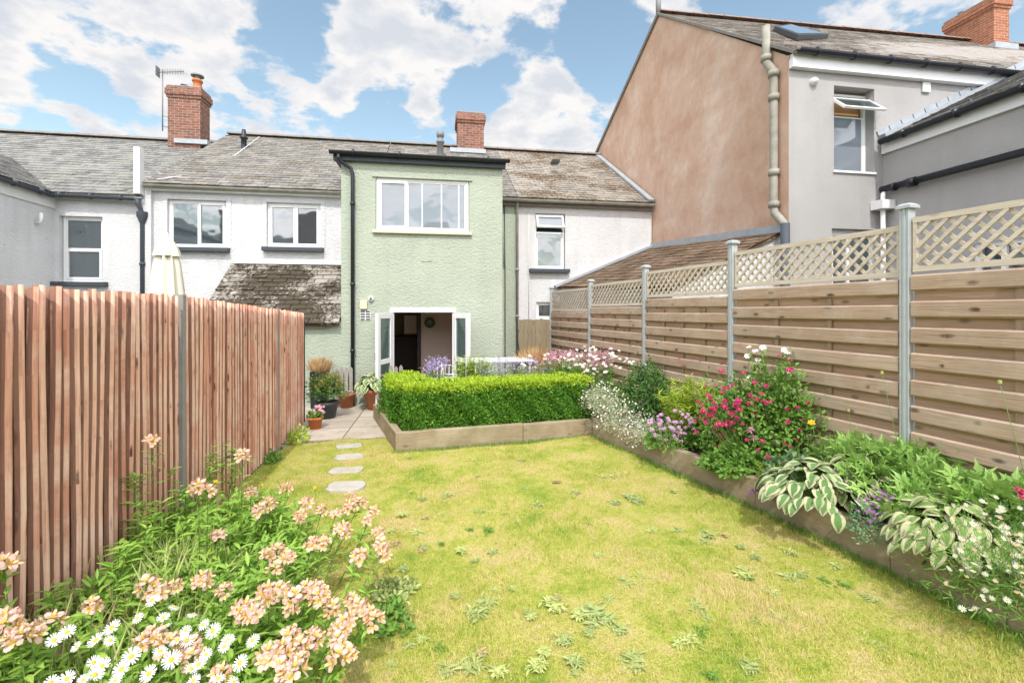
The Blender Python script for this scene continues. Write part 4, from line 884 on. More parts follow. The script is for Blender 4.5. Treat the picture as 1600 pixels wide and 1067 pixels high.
for i in range(n_+1):
    y_ = wy[0]+(wy[1]-wy[0]-.06)*i/n_; g.box((XJ+.042,y_,wz[0]+.06),(XJ+.1,y_+.06,wz[1]-.06))
wv = g.build('wing_window', M_upvc, ht); g = MB(); g.face([(XJ+.08,wy[1],wz[0]),(XJ+.08,wy[0],wz[0]),(XJ+.08,wy[0],wz[1]),(XJ+.08,wy[1],wz[1])]); g.build('pane', M_glass, wv)
slates('wing_roof', ht, (XJ-.12,YB-.01,zwg+.08), (XJ-.12,-1,zwg+.08), (XJ+3.4,YB-.01,zwg+1.75), (XJ+3.4,-1,zwg+1.75), M_slatek, .28, .2)
g = MB(); a, b = Vector((XJ-.10,YB-.06,zwg+.13)), Vector((XJ+3.3,YB-.06,zwg+1.75)); g.beam(a, b, .14, .06)
for i in range(14): t_ = i/14; p_ = a+(b-a)*t_; g.beam(p_+Vector((0,.045,.0)), p_+Vector((.22,.045,.11)), .02, .22)
g.build('stepped_flashing', M_lead, ht)
g = MB(); g.box((XJ-.05,YB-.01,zwg-.16),(XJ-.003,-1,zwg+.03)); g.build('wing_fascia', M_upvc, ht)
gutter(ht, (XJ-.14,YB-.08,zwg+.04), (XJ-.14,-1,zwg+.04), M_black, .065, brackets=10, name='wing_gutter')
zp = ZV(298,XJ-.1,YB); g = MB(); g.tube([(XJ-.1,YB-.06,zp),(XJ-.1,-1,zp-.05)], .055, 12); g.tube([(XJ-.1,YB-.62,zp-.01),(XJ-.1,YB-.5,zp-.01)], .075, 12); g.tube([(XJ-.1,YB-.3,zp-.01),(XJ-.1,YB-.26,zp-.01)], .07, 12); g.build('waste_pipe', M_black, ht)
hx, hy = XJ-.14, YB-.12; hz = ZV(326,hx,hy)
g = MB(); g.box((hx-.13,hy-.11,hz-.02),(hx+.13,hy+.11,hz+.13)); g.tube([(hx,hy,hz+.1),(hx,hy,hz+.24),(hx+.05,hy+.02,hz+.28)], .035, 8); g.tube([(hx,hy,hz),(hx,hy,.1)], .038, 10); g.build('white_hopper', M_upvc, ht, bevel=.004)
g = MB(); x = XU(1270,YB); z_ = ZV(129,x,YB); g.lathe([(.07,0),(.065,.05),(.03,.09),(.001,.1)], (0,0,0), 12); o = g.build('bell_box', M_fascia, ht, off=(0,0,0)); o.location = Vector((x,YB,z_))-wloc(ht); o.rotation_euler = (pi/2,0,0)
g = MB(); x = XU(1445,YB); z_ = ZV(137,x,YB); g.box((x-.08,YB-.04,z_-.1),(x+.08,YB-.002,z_+.08)); g.build('wall_vent', M_fascia, ht, bevel=.01)

# --- house across the back lane, behind the camera: the photograph shows it reflected in the upper windows
ho = thing('opposite_house', 'brick house with tall chimneys opposite, seen only as a reflection in the upper windows', 'house', (-8, -16, 0))
g = MB(); g.box((-22,-22,-.05),(8,-14.5,5.6)); g.build('wall', M_brick, ho)
g = MB(); g.hull8([(-22.2,-22.3,5.6),(8.2,-22.3,5.6),(8.2,-14.2,5.6),(-22.2,-14.2,5.6),(-22.2,-18.3,8.4),(8.2,-18.3,8.4),(8.2,-18.2,8.4),(-22.2,-18.2,8.4)]); g.build('roof', M_slatek, ho)
for x_ in (-16.9, -11.4, -1.0): chimney(ho, x_, x_+1.7, -16.6, -15.6, 6.0, 10.0 if x_ < -5 else 8.9, M_brickb)

# --- brown lean-to roof in the alley
la = thing('lean_to', 'low outbuilding with brown mossy roof against the brown gable behind the fence', 'lean-to', (4.5, 8.6, 0))
xl = XU(872,YM); zfl = ZV(448,xl,YM); zf0 = ZV(385,XG,YM); zf1 = ZV(357,XG,YB)
fc = rf_pt(1240)
xn = max(3.7, XG-2.3)
slates('roof', la, (xl,YM-.02,zfl), (xn,YB+.1,zfl-.25), (XG-.04,YM-.02,zf0-.04), (XG-.04,YB+.1,zf1-.04), M_brownroof, .3, .2)
g = MB(); g.face([(xl+.05,YM-.05,-.05),(xn+.05,YB+.15,-.05),(xn+.05,YB+.15,zfl-.27),(xl+.05,YM-.05,zfl-.02)]); g.face([(xn+.05,YB+.15,-.05),(XG-.03,YB+.15,-.05),(XG-.03,YB+.15,zf1-.08),(xn+.05,YB+.15,zfl-.3)]); g.build('wall', M_white2, la)
g = MB(); g.beam((XG-.05,YM-.02,zf0+.0),(XG-.05,YB+.05,zf1+.0),.03,.16); g.beam((xl-.1,YM-.06,zfl+.0),(XG-.05,YM-.06,zf0+.0),.14,.06); g.build('flashing', M_lead, la)

# ------------------------------------------------------------------ red paling fence (left)
fl = thing('paling_fence', 'tall fence of reddish vertical half round pales along the left side', 'fence', (lf(4), 4, 0))
def top_l(y): return float(np.interp(y, [0, 4.6, 7.6, 9.2], [2.19, 2.18, 2.05, 1.98]))
yp1 = None
def fence_y(u):
    a, b = Vector((lf(0),0,0)), Vector((lf(10),10,0)); t_, s_ = ray_hit(u, a, b); return 10*s_
Y280, Y430, YEND = fence_y(280), fence_y(431), fence_y(471)
fd = Vector((LF1[0]-LF0[0], LF1[1]-LF0[1], 0)).normalized(); fn = Vector((fd.y, -fd.x, 0))
def pale(g, y, w_, off_, top, wav, mi=0):
    rows = 9; cs = 6; P = []; lean = random.uniform(-.022, .022); amp = random.uniform(.003, wav); ph = random.uniform(0, 6)
    bul = [random.uniform(.88, 1.1) for _ in range(rows+1)]; tp = top+random.uniform(-.012, .008); dpt = random.uniform(.7, 1.2)
    for i in range(rows+1):
        t_ = i/rows; z = .03+t_*(tp-.03); cy = y+lean*t_+amp*sin(ph+t_*5)+random.uniform(-.002,.002); ww = w_*bul[i]
        for j in range(cs+1):
            a = (j/cs-.5)*2; P.append(Vector((lf(cy),cy,z))+fd*(a*ww/2)+fn*(off_+(1-abs(a)**2.2)*.036*dpt))
    f = [(i*(cs+1)+j, i*(cs+1)+j+1, (i+1)*(cs+1)+j+1, (i+1)*(cs+1)+j) for i in range(rows) for j in range(cs)]
    b = len(P); P += [P[rows*(cs+1)+j]-fn*.02-fn*((1-abs((j/cs-.5)*2)**2.4)*.02) for j in range(cs+1)]
    f += [(rows*(cs+1)+j, rows*(cs+1)+j+1, b+j+1, b+j) for j in range(cs)]
    g.shared(P, f, mi, True)
    for q_ in range(len(f)):                                   # shade painted on the waney edges with the dark back material
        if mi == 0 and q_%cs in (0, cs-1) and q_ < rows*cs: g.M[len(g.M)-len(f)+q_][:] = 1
for (a, b) in ((1.0, Y280-.03), (Y280+.03, Y430-.03), (Y430+.03, YEND)):
    g = MB(); y = a+.035
    while y < b-.03:
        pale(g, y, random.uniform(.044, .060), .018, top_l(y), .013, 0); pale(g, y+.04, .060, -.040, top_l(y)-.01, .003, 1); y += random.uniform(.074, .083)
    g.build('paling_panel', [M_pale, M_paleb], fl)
    g = MB()
    for z in (.35, 1.1, 1.85): g.beam((lf(a)-.07,a,z),(lf(b)-.07,b,z),.05,.08)
    g.build('rail', M_paleb, fl)
for y in (Y280, Y430):
    g = MB(); g.box((lf(y)-.04,y-.028,-.05),(lf(y)+.045,y+.028,top_l(y)+.012)); g.build('post', M_conc, fl, bevel=.006)
g = MB(); g.tube([(lf(YEND)-.0,YEND+.06,0),(lf(YEND),YEND+.06,1.85)], .045, 10); g.build('end_post', M_black, fl)

# cream parasol, closed, beyond the red fence
px = XU(261, 9.0); zt_ = ZV(371,px,9.0)
pa = thing('parasol', 'closed cream garden parasol showing above the red fence', 'parasol', (px, 9.0, 0))
g = MB(); g.tube([(px,9,0),(px,9,zt_+.03)], .024, 8); g.build('pole', M_fascia, pa)
def pleated(g, prof, n=9, tw=0):
    seg = n*4; P = []
    for r_, z in prof:
        for k in range(seg):
            a = 2*pi*k/seg; rr = r_*(1+.22*cos(n*a+tw)); P.append((px+rr*cos(a), 9+rr*sin(a), z))
    g.shared(P, [(i*seg+k, i*seg+(k+1)%seg, (i+1)*seg+(k+1)%seg, (i+1)*seg+k) for i in range(len(prof)-1) for k in range(seg)], 0, True)
g = MB(); pleated(g, [(.32,1.3),(.31,1.9),(.24,2.2),(.17,zt_-.45),(.13,zt_-.3),(.09,zt_-.12),(.02,zt_)]); g.build('canopy', M_cream, pa)
g = MB(); pleated(g, [(.19,zt_-.34),(.16,zt_-.22),(.10,zt_-.08),(.03,zt_+.01)], 7, 1.0); g.build('canopy_top', M_cream, pa)
g = MB(); g.lathe([(.03,0),(.04,.03),(.02,.07),(.001,.09)], (px,9,zt_+.0), 10); g.build('finial', M_fascia, pa)

# ------------------------------------------------------------------ right fence with trellis
fr_ = thing('trellis_fence', 'horizontal board fence topped with diamond trellis between galvanised posts', 'fence', tuple(rf_pt(1145)))
us = [862, 923, 1009, 1145, 1418]; PP = [rf_pt(u) for u in us]; stp = PP[4]-PP[3]; PP.append(PP[4]+stp); PP.append(PP[5]+stp)
postv = [449, 438, 416, 378, 322]; zP = [Zat(v, rf_d(u)) for u, v in zip(us, postv)]+[0,0]; zP[5] = zP[4]+.03; zP[6] = zP[5]
zT = [Zat(v, rf_d(u)) for u, v in ((892,452),(965,440),(1075,416),(1275,374),(1500,328))]+[0]
zT[5] = zT[4]+.02
solid_top = [Zat(v, rf_d(u)) for u, v in ((892,487),(965,479),(1075,464),(1275,443.5),(1500,423))]+[0]; solid_top[5] = solid_top[4]+.02
for i in range(6):
    a, b = PP[i], PP[i+1]; d = (b-a).normalized(); n = Vector((-d.y, d.x, 0)); n = n if n.x < 0 else -n
    a2, b2 = a+d*.05, b-d*.05; L = (b2-a2).length; st, tt = solid_top[i], zT[i]
    g = MB(); pitch = .232; bh = .145; k = 0; z = st-bh/2-.01
    while z > st-1.85:
        wv = random.uniform(-.004,.004); q0, q1 = a2+n*.028+Vector((0,0,z+wv)), b2+n*.028+Vector((0,0,z-wv))
        # rounded-edge board, slight bow outward
        P = []
        for s_ in range(9):
            c_ = q0+(q1-q0)*(s_/8)+n*(.012*sin(pi*s_/8)+random.uniform(0,.002))
            for (y_, z_) in ((0,-bh/2),(.014,-bh/2+.014),(.014,bh/2-.014),(0,bh/2),(-.006,bh/2),(-.006,-bh/2)): P.append(c_+n*y_+Vector((0,0,z_)))
        g.shared(P, [(s_*6+j, s_*6+(j+1)%6, (s_+1)*6+(j+1)%6, (s_+1)*6+j) for s_ in range(8) for j in range(6)]+[tuple(range(6))[::-1], tuple(range(48,54))], 0)
        g.beam(a2-n*.012+Vector((0,0,z-pitch/2)), b2-n*.012+Vector((0,0,z-pitch/2)), .010, bh, 1)
        z -= pitch
    for t_ in ((.25,.5,.75) if i < 3 else (.33,.66) if i < 4 else (.36,.7)):
        p = a2+(b2-a2)*t_; g.beam(p+n*.010+Vector((0,0,st-1.9)), p+n*.010+Vector((0,0,st-.02)), .05, .030, 2, up=n)
    g.build('board_panel', [M_plank, M_plankb, M_batten], fr_, bevel=0)
    # trellis
    zb = st+.015; rail = .05; th_ = tt-zb-.05
    g = MB(); up = Vector((0,0,1))
    g.beam(a2+up*(tt-.025), b2+up*(tt-.025), .035, .05); g.beam(a2+up*(zb+.025), b2+up*(zb+.025), .035, .05)
    g.beam(a2+d*.015+up*(zb+.05), a2+d*.015+up*(tt-.05), .03, .03, up=n); g.beam(b2-d*.015+up*(zb+.05), b2-d*.015+up*(tt-.05), .03, .03, up=n)
    hgt = tt-zb-.10; z0 = zb+.05; sp = .126; lean_ = 1.0
    for sgn, off_ in ((1, .010), (-1, -.010)):
        x = -hgt*lean_
        while x < L:
            xa, xb = (x, x+hgt*lean_) if sgn > 0 else (x+hgt*lean_, x)
            t0, t1 = 0., 1.
            for lim in (0.03, L-.03):
                tl_ = (lim-xa)/(xb-xa)
                if lim == .03:
                    if xb > xa: t0 = max(t0, tl_)
                    else: t1 = min(t1, tl_)
                else:
                    if xb > xa: t1 = min(t1, tl_)
                    else: t0 = max(t0, tl_)
            if t1-t0 > .03:
                pA = a2+d*(xa+(xb-xa)*t0)+up*(z0+hgt*t0)+n*off_; pB = a2+d*(xa+(xb-xa)*t1)+up*(z0+hgt*t1)+n*off_
                g.beam(pA, pB, .030, .012, up=n)
                # beam's h axis along n
            x += sp
    g.build('trellis', M_lath, fr_)
    ctr = (a+b)/2
for i, p in enumerate(PP[:6]):
    d = (PP[min(i+1,5)]-PP[min(i+1,5)-1]).normalized(); n = Vector((-d.y, d.x, 0)); n = n if n.x < 0 else -n
    g = MB(); zt_ = zP[i]-.03
    g.beam(p-Vector((0,0,.05)), p+Vector((0,0,zt_)), .075, .085, up=n); g.beam(p+n*.045, p+n*.045+Vector((0,0,zt_)), .022, .014, up=n)
    for s_ in (-1, 1): g.beam(p+n*.043+d*(s_*.032)+Vector((0,0,0)), p+n*.043+d*(s_*.032)+Vector((0,0,zt_)), .012, .012, up=n)
    po = g.build('post', M_galv, fr_, bevel=.003)
    q = MB(); Mx = Matrix.Translation(p+Vector((0,0,zt_)))@Matrix.Rotation(math.atan2(d.y, d.x), 4, 'Z')
    q.box((-.062,-.066,0),(.062,.066,.03),0,Mx); q.hull8([Mx@Vector(v_) for v_ in ((-.062,-.066,.03),(.062,-.066,.03),(.062,.066,.03),(-.062,.066,.03),(-.035,-.038,.05),(.035,-.038,.05),(.035,.038,.05),(-.035,.038,.05))]); q.build('cap', M_galv, po, bevel=.004)

# wooden gate between house and fence
gx0, gx1, gy = XU(811,11.1), XU(860,11.1), 11.1
gt = thing('garden_gate', 'weathered upright board gate below the white house window', 'gate', ((gx0+gx1)/2, gy, 0))
ztg = ZV(499,(gx0+gx1)/2,gy); g = MB(); x = gx0; i = 0
while x < gx1-.02:
    g.box((x+.003,gy-.012-.004*(i%2),.05),(min(x+.10,gx1),gy+.012,ztg-.01*(i%3==0))); x += .105; i += 1
    if i == 5: x += .05
g.build('boards', M_gate, gt); g = MB(); g.beam((gx0,gy+.03,.4),(gx1,gy+.03,.4),.03,.09); g.beam((gx0,gy+.03,ztg-.3),(gx1,gy+.03,ztg-.3),.03,.09); g.build('rail', M_gate, gt)
g = MB(); xm = gx0+(gx1-gx0)*.68; g.box((xm-.02,gy-.05,.0),(xm+.05,gy-.018,ztg+.02)); g.build('post', M_gate, gt)

# ------------------------------------------------------------------ raised beds
b1 = thing('raised_bed', 'timber sleeper edge of the hedge bed beside the patio', 'raised bed', tuple(HB0), 'timber raised beds')
def sleeper(parent, a, b, h, w_=.11, z0=-.02, inward=None):
    a, b = Vector(a), Vector(b); d = (b-a).normalized(); n = Vector((-d.y, d.x, 0))*(1 if inward is None else inward)
    g = MB(); ns = 8; P = []
    for s_ in range(ns+1):
        c_ = a+(b-a)*(s_/ns); j = random.uniform(-.004, .004)
        P += [c_+Vector((0,0,z0)), c_+n*w_+Vector((0,0,z0)), c_+n*w_+Vector((0,0,h+j)), c_+n*(w_*.5)+Vector((0,0,h+j+.003)), c_+Vector((0,0,h+j))]
    g.shared(P, [(s_*5+j, s_*5+(j+1)%5, (s_+1)*5+(j+1)%5, (s_+1)*5+j) for s_ in range(ns) for j in range(5)]+[tuple(range(5))[::-1], tuple(range(ns*5, ns*5+5))])
    return g.build('sleeper', M_sleeper, parent, bevel=.008)
hs = .285
dxb = (HB1-HB0).normalized()
sleeper(b1, HB0, HB0+(HB1-HB0)*.62, hs); sleeper(b1, HB0+(HB1-HB0)*.622, HB1, hs-.008)
dl = (HB2-HB0).normalized(); sleeper(b1, HB0+dl*.004+Vector((0,.012,0)), HB2+dl*.7, hs+.003, inward=-1)
b2 = thing('raised_bed', 'long timber sleeper edge of the flower border by the trellis fence', 'raised bed', tuple(S_pts[1]), 'timber raised beds')
for a, b in zip(S_pts[:-1], S_pts[1:]): sleeper(b2, a+(b-a).normalized()*.003, b, .30+random.uniform(-.005,.005))

# ------------------------------------------------------------------ hedge
hd = thing('box_hedge', 'clipped bright green low hedge in the timber raised bed', 'hedge', ((HB0+HB1)/2).to_tuple())
def hedge_block(A, B, w_, z0, z1, n, name='foliage'):
    A, B = Vector(A), Vector(B); d = (B-A).normalized(); nn_ = Vector((-d.y, d.x, 0)); L = (B-A).length
    g = MB(); e = .12
    g.shared([A+d*e+nn_*e+Vector((0,0,z0)), B-d*e+nn_*e+Vector((0,0,z0)), B-d*e+nn_*(w_-e)+Vector((0,0,z0)), A+d*e+nn_*(w_-e)+Vector((0,0,z0)),
              A+d*e+nn_*e+Vector((0,0,z1-e)), B-d*e+nn_*e+Vector((0,0,z1-e)), B-d*e+nn_*(w_-e)+Vector((0,0,z1-e)), A+d*e+nn_*(w_-e)+Vector((0,0,z1-e))], [(4,5,6,7),(0,1,5,4),(1,2,6,5),(2,3,7,6),(3,0,4,7)], 0)
    area = [L*w_, L*(z1-z0)*1.25, L*(z1-z0)*.4, w_*(z1-z0), w_*(z1-z0)]; ar = np.array(area)/sum(area)
    for fi, fr0 in enumerate(ar):
        k = int(n*fr0); a_, b_ = rng.random(k), rng.random(k)
        if fi == 0: s_, t_, z = a_*L, b_*w_, np.full(k, z1); nr = np.array([0,0,1.])
        elif fi == 1: s_, t_, z = a_*L, np.zeros(k), z0+b_*(z1-z0); nr = -np.array(nn_)
        elif fi == 2: s_, t_, z = a_*L, np.full(k, w_), z0+b_*(z1-z0); nr = np.array(nn_)
        elif fi == 3: s_, t_, z = np.zeros(k), a_*w_, z0+b_*(z1-z0); nr = -np.array(d)
        else: s_, t_, z = np.full(k, L), a_*w_, z0+b_*(z1-z0); nr = np.array(d)
        p = np.array(A)[None]+s_[:, None]*np.array(d)+t_[:, None]*np.array(nn_); p[:, 2] = z
        wob = .02*np.sin(s_*2.1+1)+.04*np.sin(s_*5.3+t_*7+z*4)+.025*np.sin(s_*13+z*11+1)+.015*np.sin(s_*29+z*23+t_*17)
        dep = -rng.random(k)**1.7*.10
        # round the shoulders
        ed = np.minimum(np.minimum(s_, L-s_) if fi in (0,1,2) else 9, np.minimum(t_, w_-t_) if fi in (0,3,4) else 9); ed = np.minimum(ed, (z1-z) if fi else 9)
        rnd_ = -.10*np.clip(1-ed/.20, 0, 1)**2
        p = p+nr[None]*(wob+dep+rnd_)[:, None]
        o = nr[None]*.6+np.array([[0,0,.55]])+rdir(k)*.75; R_ = frames(o, nr[None]+rdir(k)*.6)
        young = (p[:, 2] > z1-.05-.08*rng.random(k)) & (rng.random(k) < .85) | (rng.random(k) < .02)
        sz = rng.uniform(.022, .042, k)
        g.inst(T_small, p[~young], R_[~young], sz[~young], 0); g.inst(T_small, p[young], R_[young], sz[young]*1.1, 1)
    return g.build(name, [L_hedge, L_shoot], hd)
zh = .90
nb = Vector((-dxb.y, dxb.x, 0))
hA = HB0+dxb*.12+nb*.15; hB = HB1+dxb*.12+nb*.17
hedge_block(hA, hB, .62, .25, zh, 38000)
hedge_block(HB0+dl*1.75+dxb*.06+nb*.0, HB0+dl*.50+dxb*.06, .68, .25, zh-.02, 15000, 'return_foliage')
g = MB(); k = 2600; a_, b_ = rng.random(k), rng.random(k)                       # upright new shoots on the clipped top
p = np.array(hA)[None]+a_[:,None]*np.array(hB-hA)+b_[:,None]*.6*np.array(nb); q_ = rng.random(k) < .22
p[q_] = np.array(HB0+dxb*.12)[None]+(a_[q_,None]*.58)*np.array(dxb)+(.5+b_[q_,None]*1.2)*np.array(dl); p[:,2] = zh-.02+rng.normal(0,.012,k)
for j in range(5):
    o = np.tile([[0,0,1.]],(k,1))+rdir(k)*.75; g.inst(T_small, p+np.array([[0,0,.012*j]])+rng.normal(0,.006,(k,3)), frames(o, rdir(k)), rng.uniform(.022,.038,k), 0)
g.build('young_shoots', [L_shoot], hd)

# ------------------------------------------------------------------ border plants (right)
def plant(name, label, cat, loc, group=None): return thing(name, label, cat, loc, group)
def Daisy(npet=16, r=.016, tip=.5, petm=0, disc=1, tilt=.15):
    g = MB(); T = grid_leaf(2, lambda t: .26*(t*.6+.4) if t < .9 else .16, .1, -.05, cols=1); k = npet; an = np.arange(k)*2*pi/k+rng.normal(0,.05,k)
    o = np.stack([np.cos(an), np.sin(an), np.full(k, tilt)+rng.normal(0,.06,k)], 1); g.inst(T, o*np.array([[.25,.25,0]])*r, frames(o, np.tile([[0,0,1.]],(k,1))), np.full(k, r*.8), petm)
    g.lathe([(r*.30,0),(r*.27,r*.10),(r*.15,r*.17),(.0001,r*.19)], (0,0,r*.05), 10, disc); return g
me_small = [Daisy(13, .0135).mesh('small_daisy', [L_wht, L_disc]), Daisy(13, .0125, tilt=.5).mesh('small_daisy', [L_wht, L_disc]), Daisy(12, .012, tilt=.7).mesh('blush_daisy', [L_blush, L_disc])]
me_ox = [Daisy(19, .036, tilt=.05).mesh('ox_daisy', [L_wht, L_disc]), Daisy(21, .033, tilt=.25).mesh('ox_daisy', [L_wht, L_disc]), Daisy(18, .035, tilt=-.2).mesh('ox_daisy', [L_wht, L_disc])]
def Rosette(mats, r=.03, npet=(5,5), cupz=(.2,.9), T=None):
    g = MB(); T = T or T_oval
    for k, n_, up_ in zip(range(len(npet)), npet, cupz):
        an = np.arange(n_)*2*pi/n_+k*.6; o = np.stack([np.cos(an), np.sin(an), np.full(n_, up_)], 1)+rng.normal(0,.1,(n_,3))
        g.inst(T, np.zeros((n_,3)), frames(o, np.tile([[0,0,1.]],(n_,1))), np.full(n_, r*(1-.22*k)), 0)
    g.lathe([(r*.16,0),(r*.14,r*.16),(.0001,r*.2)], (0,0,r*.03), 8, 1); return g.mesh('blossom', mats)
me_crim = [Rosette([L_crim, L_disc], .026), Rosette([L_crim, L_crim], .022, (6,5), (.4,1.2))]
me_dahl = [Rosette([L_pink, L_disc], .055, (9,8), (.15,.6), T_lance)]
me_cosm = [Rosette([L_wht, L_disc], .035, (8,), (.15,))]
me_yel = Rosette([L_yel, L_disc], .035, (6,5), (.8,1.5))
me_mauv = [Rosette([L_mauve, L_disc], .026, (9,8), (.2,.7), T_lance)]
me_viola = [Rosette([L_purp, L_yel], .016, (5,), (.3,))]
def scatter_px(spec, n): # n random points inside an ellipse (u,v,ru,rv)
    u, v, ru, rv = spec; out_ = []
    while len(out_) < n:
        a, b = random.uniform(-1,1), random.uniform(-1,1)
        if a*a+b*b <= 1: out_.append((u+a*ru, v+b*rv))
    return out_
def P3(u, v, d): x, y = AT(u, d); return Vector((x, y, Zat(v, d)))
TOCAM = lambda p: (Vector((0,0,H+.6))-Vector(p)).normalized()
def bloom(parent, meshes, pts, name='flower', smin=.85, smax=1.15, stemmb=None, base=None, jit=.5, r=.0018):
    for p in pts:
        p = Vector(p); nrm = (TOCAM(p)*.7+Vector((0,0,.8))+Vector((random.uniform(-jit,jit), random.uniform(-jit,jit), random.uniform(-.2,.2)))).normalized()
        q = nrm.to_track_quat('Z', 'Y'); q = q@Matrix.Rotation(random.uniform(0,6.28),4,'Z').to_quaternion()
        o = place(name, random.choice(meshes), parent, p, q.to_euler(), random.uniform(smin, smax))
        if stemmb is not None:
            b = Vector(base(p)) if callable(base) else Vector(base); stems(stemmb, [b], [p], r)

# dark round shrub
c, d = bp(1012, .62); h_ = Zat(566, d)-.24
pl = plant('shrub', 'dark green rounded shrub at the far end of the border', 'shrub', c)
g = MB(); mound(g, (c[0],c[1],c[2]+h_*.45), (.34,.34,h_*.55), 3600, T_small, (.035,.055), 0, zmin=-.9); stems(g, [(c[0]+random.uniform(-.05,.05),c[1],c[2]) for _ in range(6)], [(c[0]+random.uniform(-.2,.2),c[1]+random.uniform(-.2,.2),c[2]+h_*.7) for _ in range(6)], .008, 1); g.build('foliage', [L_dark, L_stem], pl)
# lime feathery shrub
c, d = bp(1075, .5); h_ = Zat(578, d)-.24
pl = plant('shrub', 'lime yellow feathery shrub between dark shrub and crimson roses', 'shrub', c)
g = MB()
for i in range(120):
    a = random.uniform(0, 6.28); r_ = random.uniform(.02,.42); top = Vector((c[0]+r_*cos(a), c[1]+r_*sin(a), c[2]+h_*random.uniform(.55,1.0)*(1-r_*.5))); bs = Vector((c[0]+r_*.4*cos(a), c[1]+r_*.4*sin(a), c[2]))
    stems(g, [bs], [top], .003, 1); stem_leaves(g, bs, top, 50, T_fern, (.07,.12), 0, .1, 1.0, .6)
g.build('foliage', [L_lime, L_stem], pl)
# crimson rose thicket (two bushes)
rose_specs = [((1150,.45),(1135,640,58,62),620,'crimson flowered bush beside the lime yellow shrub',40,590), ((1215,.55),(1205,630,62,85),640,'crimson flowered bush reaching up the board fence with white blooms above',28,560)]
for (u,k), sp_, vm, lab, nf, vt in rose_specs:
    c, d = bp(u, k); h_ = Zat(vt, d)-.24
    pl = plant('rose_bush', lab, 'rose bush', c, 'crimson flowered bushes in the border')
    g = MB(); mound(g, (c[0],c[1],c[2]+h_*.42), (.42,.36,h_*.55), 3300, T_oval, (.03,.055), 0, zmin=-.75, lump=.3, shell=.3)
    for i in range(16):
        a = random.uniform(0,6.28); e_ = Vector((c[0]+.36*cos(a)*random.random(), c[1]+.3*sin(a)*random.random(), c[2]+h_*random.uniform(.8,1.12))); stems(g, [c], [e_], .004, 1); stem_leaves(g, c, e_, 26, T_oval, (.03,.05), 0, .4, 1)
    fp = []
    for (uu, vv) in scatter_px(sp_, nf): fp.append(P3(uu, vv, d-.30+random.uniform(-.08,.1)))
    for p in fp: stems(g, [Vector((c[0],c[1],c[2]+h_*.3))], [p], .0022, 1)
    g.build('foliage', [L_mid, L_stem], pl); bloom(pl, me_crim, fp, smin=.9, smax=1.5)
# extra low crimson drift with big pink blooms in front
c, d = bp(1170, .25)
pl = plant('dahlia', 'low clump of large pink blooms in front of the crimson bushes', 'dahlia', c)
g = MB(); mound(g, (c[0],c[1],c[2]+.10), (.42,.25,.26), 1700, T_oval, (.04,.07), 0, zmin=-.3); bigs = [P3(u_, v_, d-.12) for u_, v_ in ((1178,683),(1207,677),(1222,662),(1172,671),(1212,690))]
sml = [P3(u_, v_, d-.10+random.uniform(-.06,.1)) for u_, v_ in scatter_px((1145,648,55,24), 44)]
for p in bigs+sml: stems(g, [c], [p], .0028, 1)
g.build('foliage', [L_mid, L_stem], pl); bloom(pl, me_dahl, bigs); bloom(pl, me_crim, sml, smin=1.1, smax=1.7)
# white cosmos
c, d = bp(1200, .75); pl = plant('cosmos', 'tall airy plant with white open flowers against the boards', 'cosmos', c)
g = MB(); fp = [P3(u_, v_, d-.1) for u_, v_ in ((1180,548),(1192,543),(1168,556),(1184,562),(1230,551),(1236,560),(1234,582),(1172,590),(1268,553),(1170,542),(1225,547))]
for p in fp: stems(g, [c], [p], .0025, 1, .1); stem_leaves(g, c, p, 26, T_fern, (.05,.09), 0, .5, .97)
g.build('foliage', [L_mid, L_stem], pl); bloom(pl, me_cosm, fp)
# stray magenta flowers above
c, d = bp(1090, .7); pl = plant('penstemon', 'slender stems with small magenta flowers in front of a galvanised post', 'penstemon', c)
g = MB(); fp = [P3(u_, v_, d-.1) for u_, v_ in ((1092,560),(1094,565),(1108,574),(1087,583),(1160,582),(1118,604),(1062,560),(1066,572),(1200,524),(1128,568))]
for p in fp: stems(g, [c], [p], .002, 1, .08); stem_leaves(g, c, p, 14, T_fern, (.05,.08), 0, .3, .9)
g.build('foliage', [L_mid, L_stem], pl); bloom(pl, me_crim, fp, smin=.8)
# yellow poppy
c, d = bp(1262, .5); pl = plant('poppy', 'single yellow poppy flower on a thin stem', 'poppy', c); p = P3(1268, 661, d-.05)
g = MB(); stems(g, [c], [p], .0025, 0, .03, 5); mound(g, (c[0],c[1],c[2]+.05), (.18,.15,.2), 260, T_fern, (.08,.12), 1); g.build('stem', [L_stem, L_lime], pl); bloom(pl, [me_yel], [p])
# mauve asters
c, d = bp(1050, .12); pl = plant('aster', 'cushion of mauve pink daisy flowers by the timber edge', 'aster', c)
g = MB(); mound(g, (c[0],c[1],c[2]+.08), (.42,.22,.24), 1700, T_small, (.03,.045), 0, zmin=-.2); g.build('foliage', [L_mid], pl)
bloom(pl, me_mauv, [P3(u_, v_, d-.12+random.uniform(-.05,.05)) for u_, v_ in scatter_px((1050,665,38,27), 70)], smin=.9, smax=1.4)
# lime fern tuft
c, d = bp(1200, .1); pl = plant('fern', 'small lime green feathery tuft just inside the timber edge', 'fern', c); g = MB()
for i in range(26):
    a = random.uniform(0,6.28); e_ = Vector(c)+Vector((.10*cos(a),.10*sin(a),random.uniform(.12,.26))); stem_leaves(g, c, e_, 22, T_fern, (.03,.055), 0, .2, 1, .5)
g.build('foliage', [L_lime], pl)
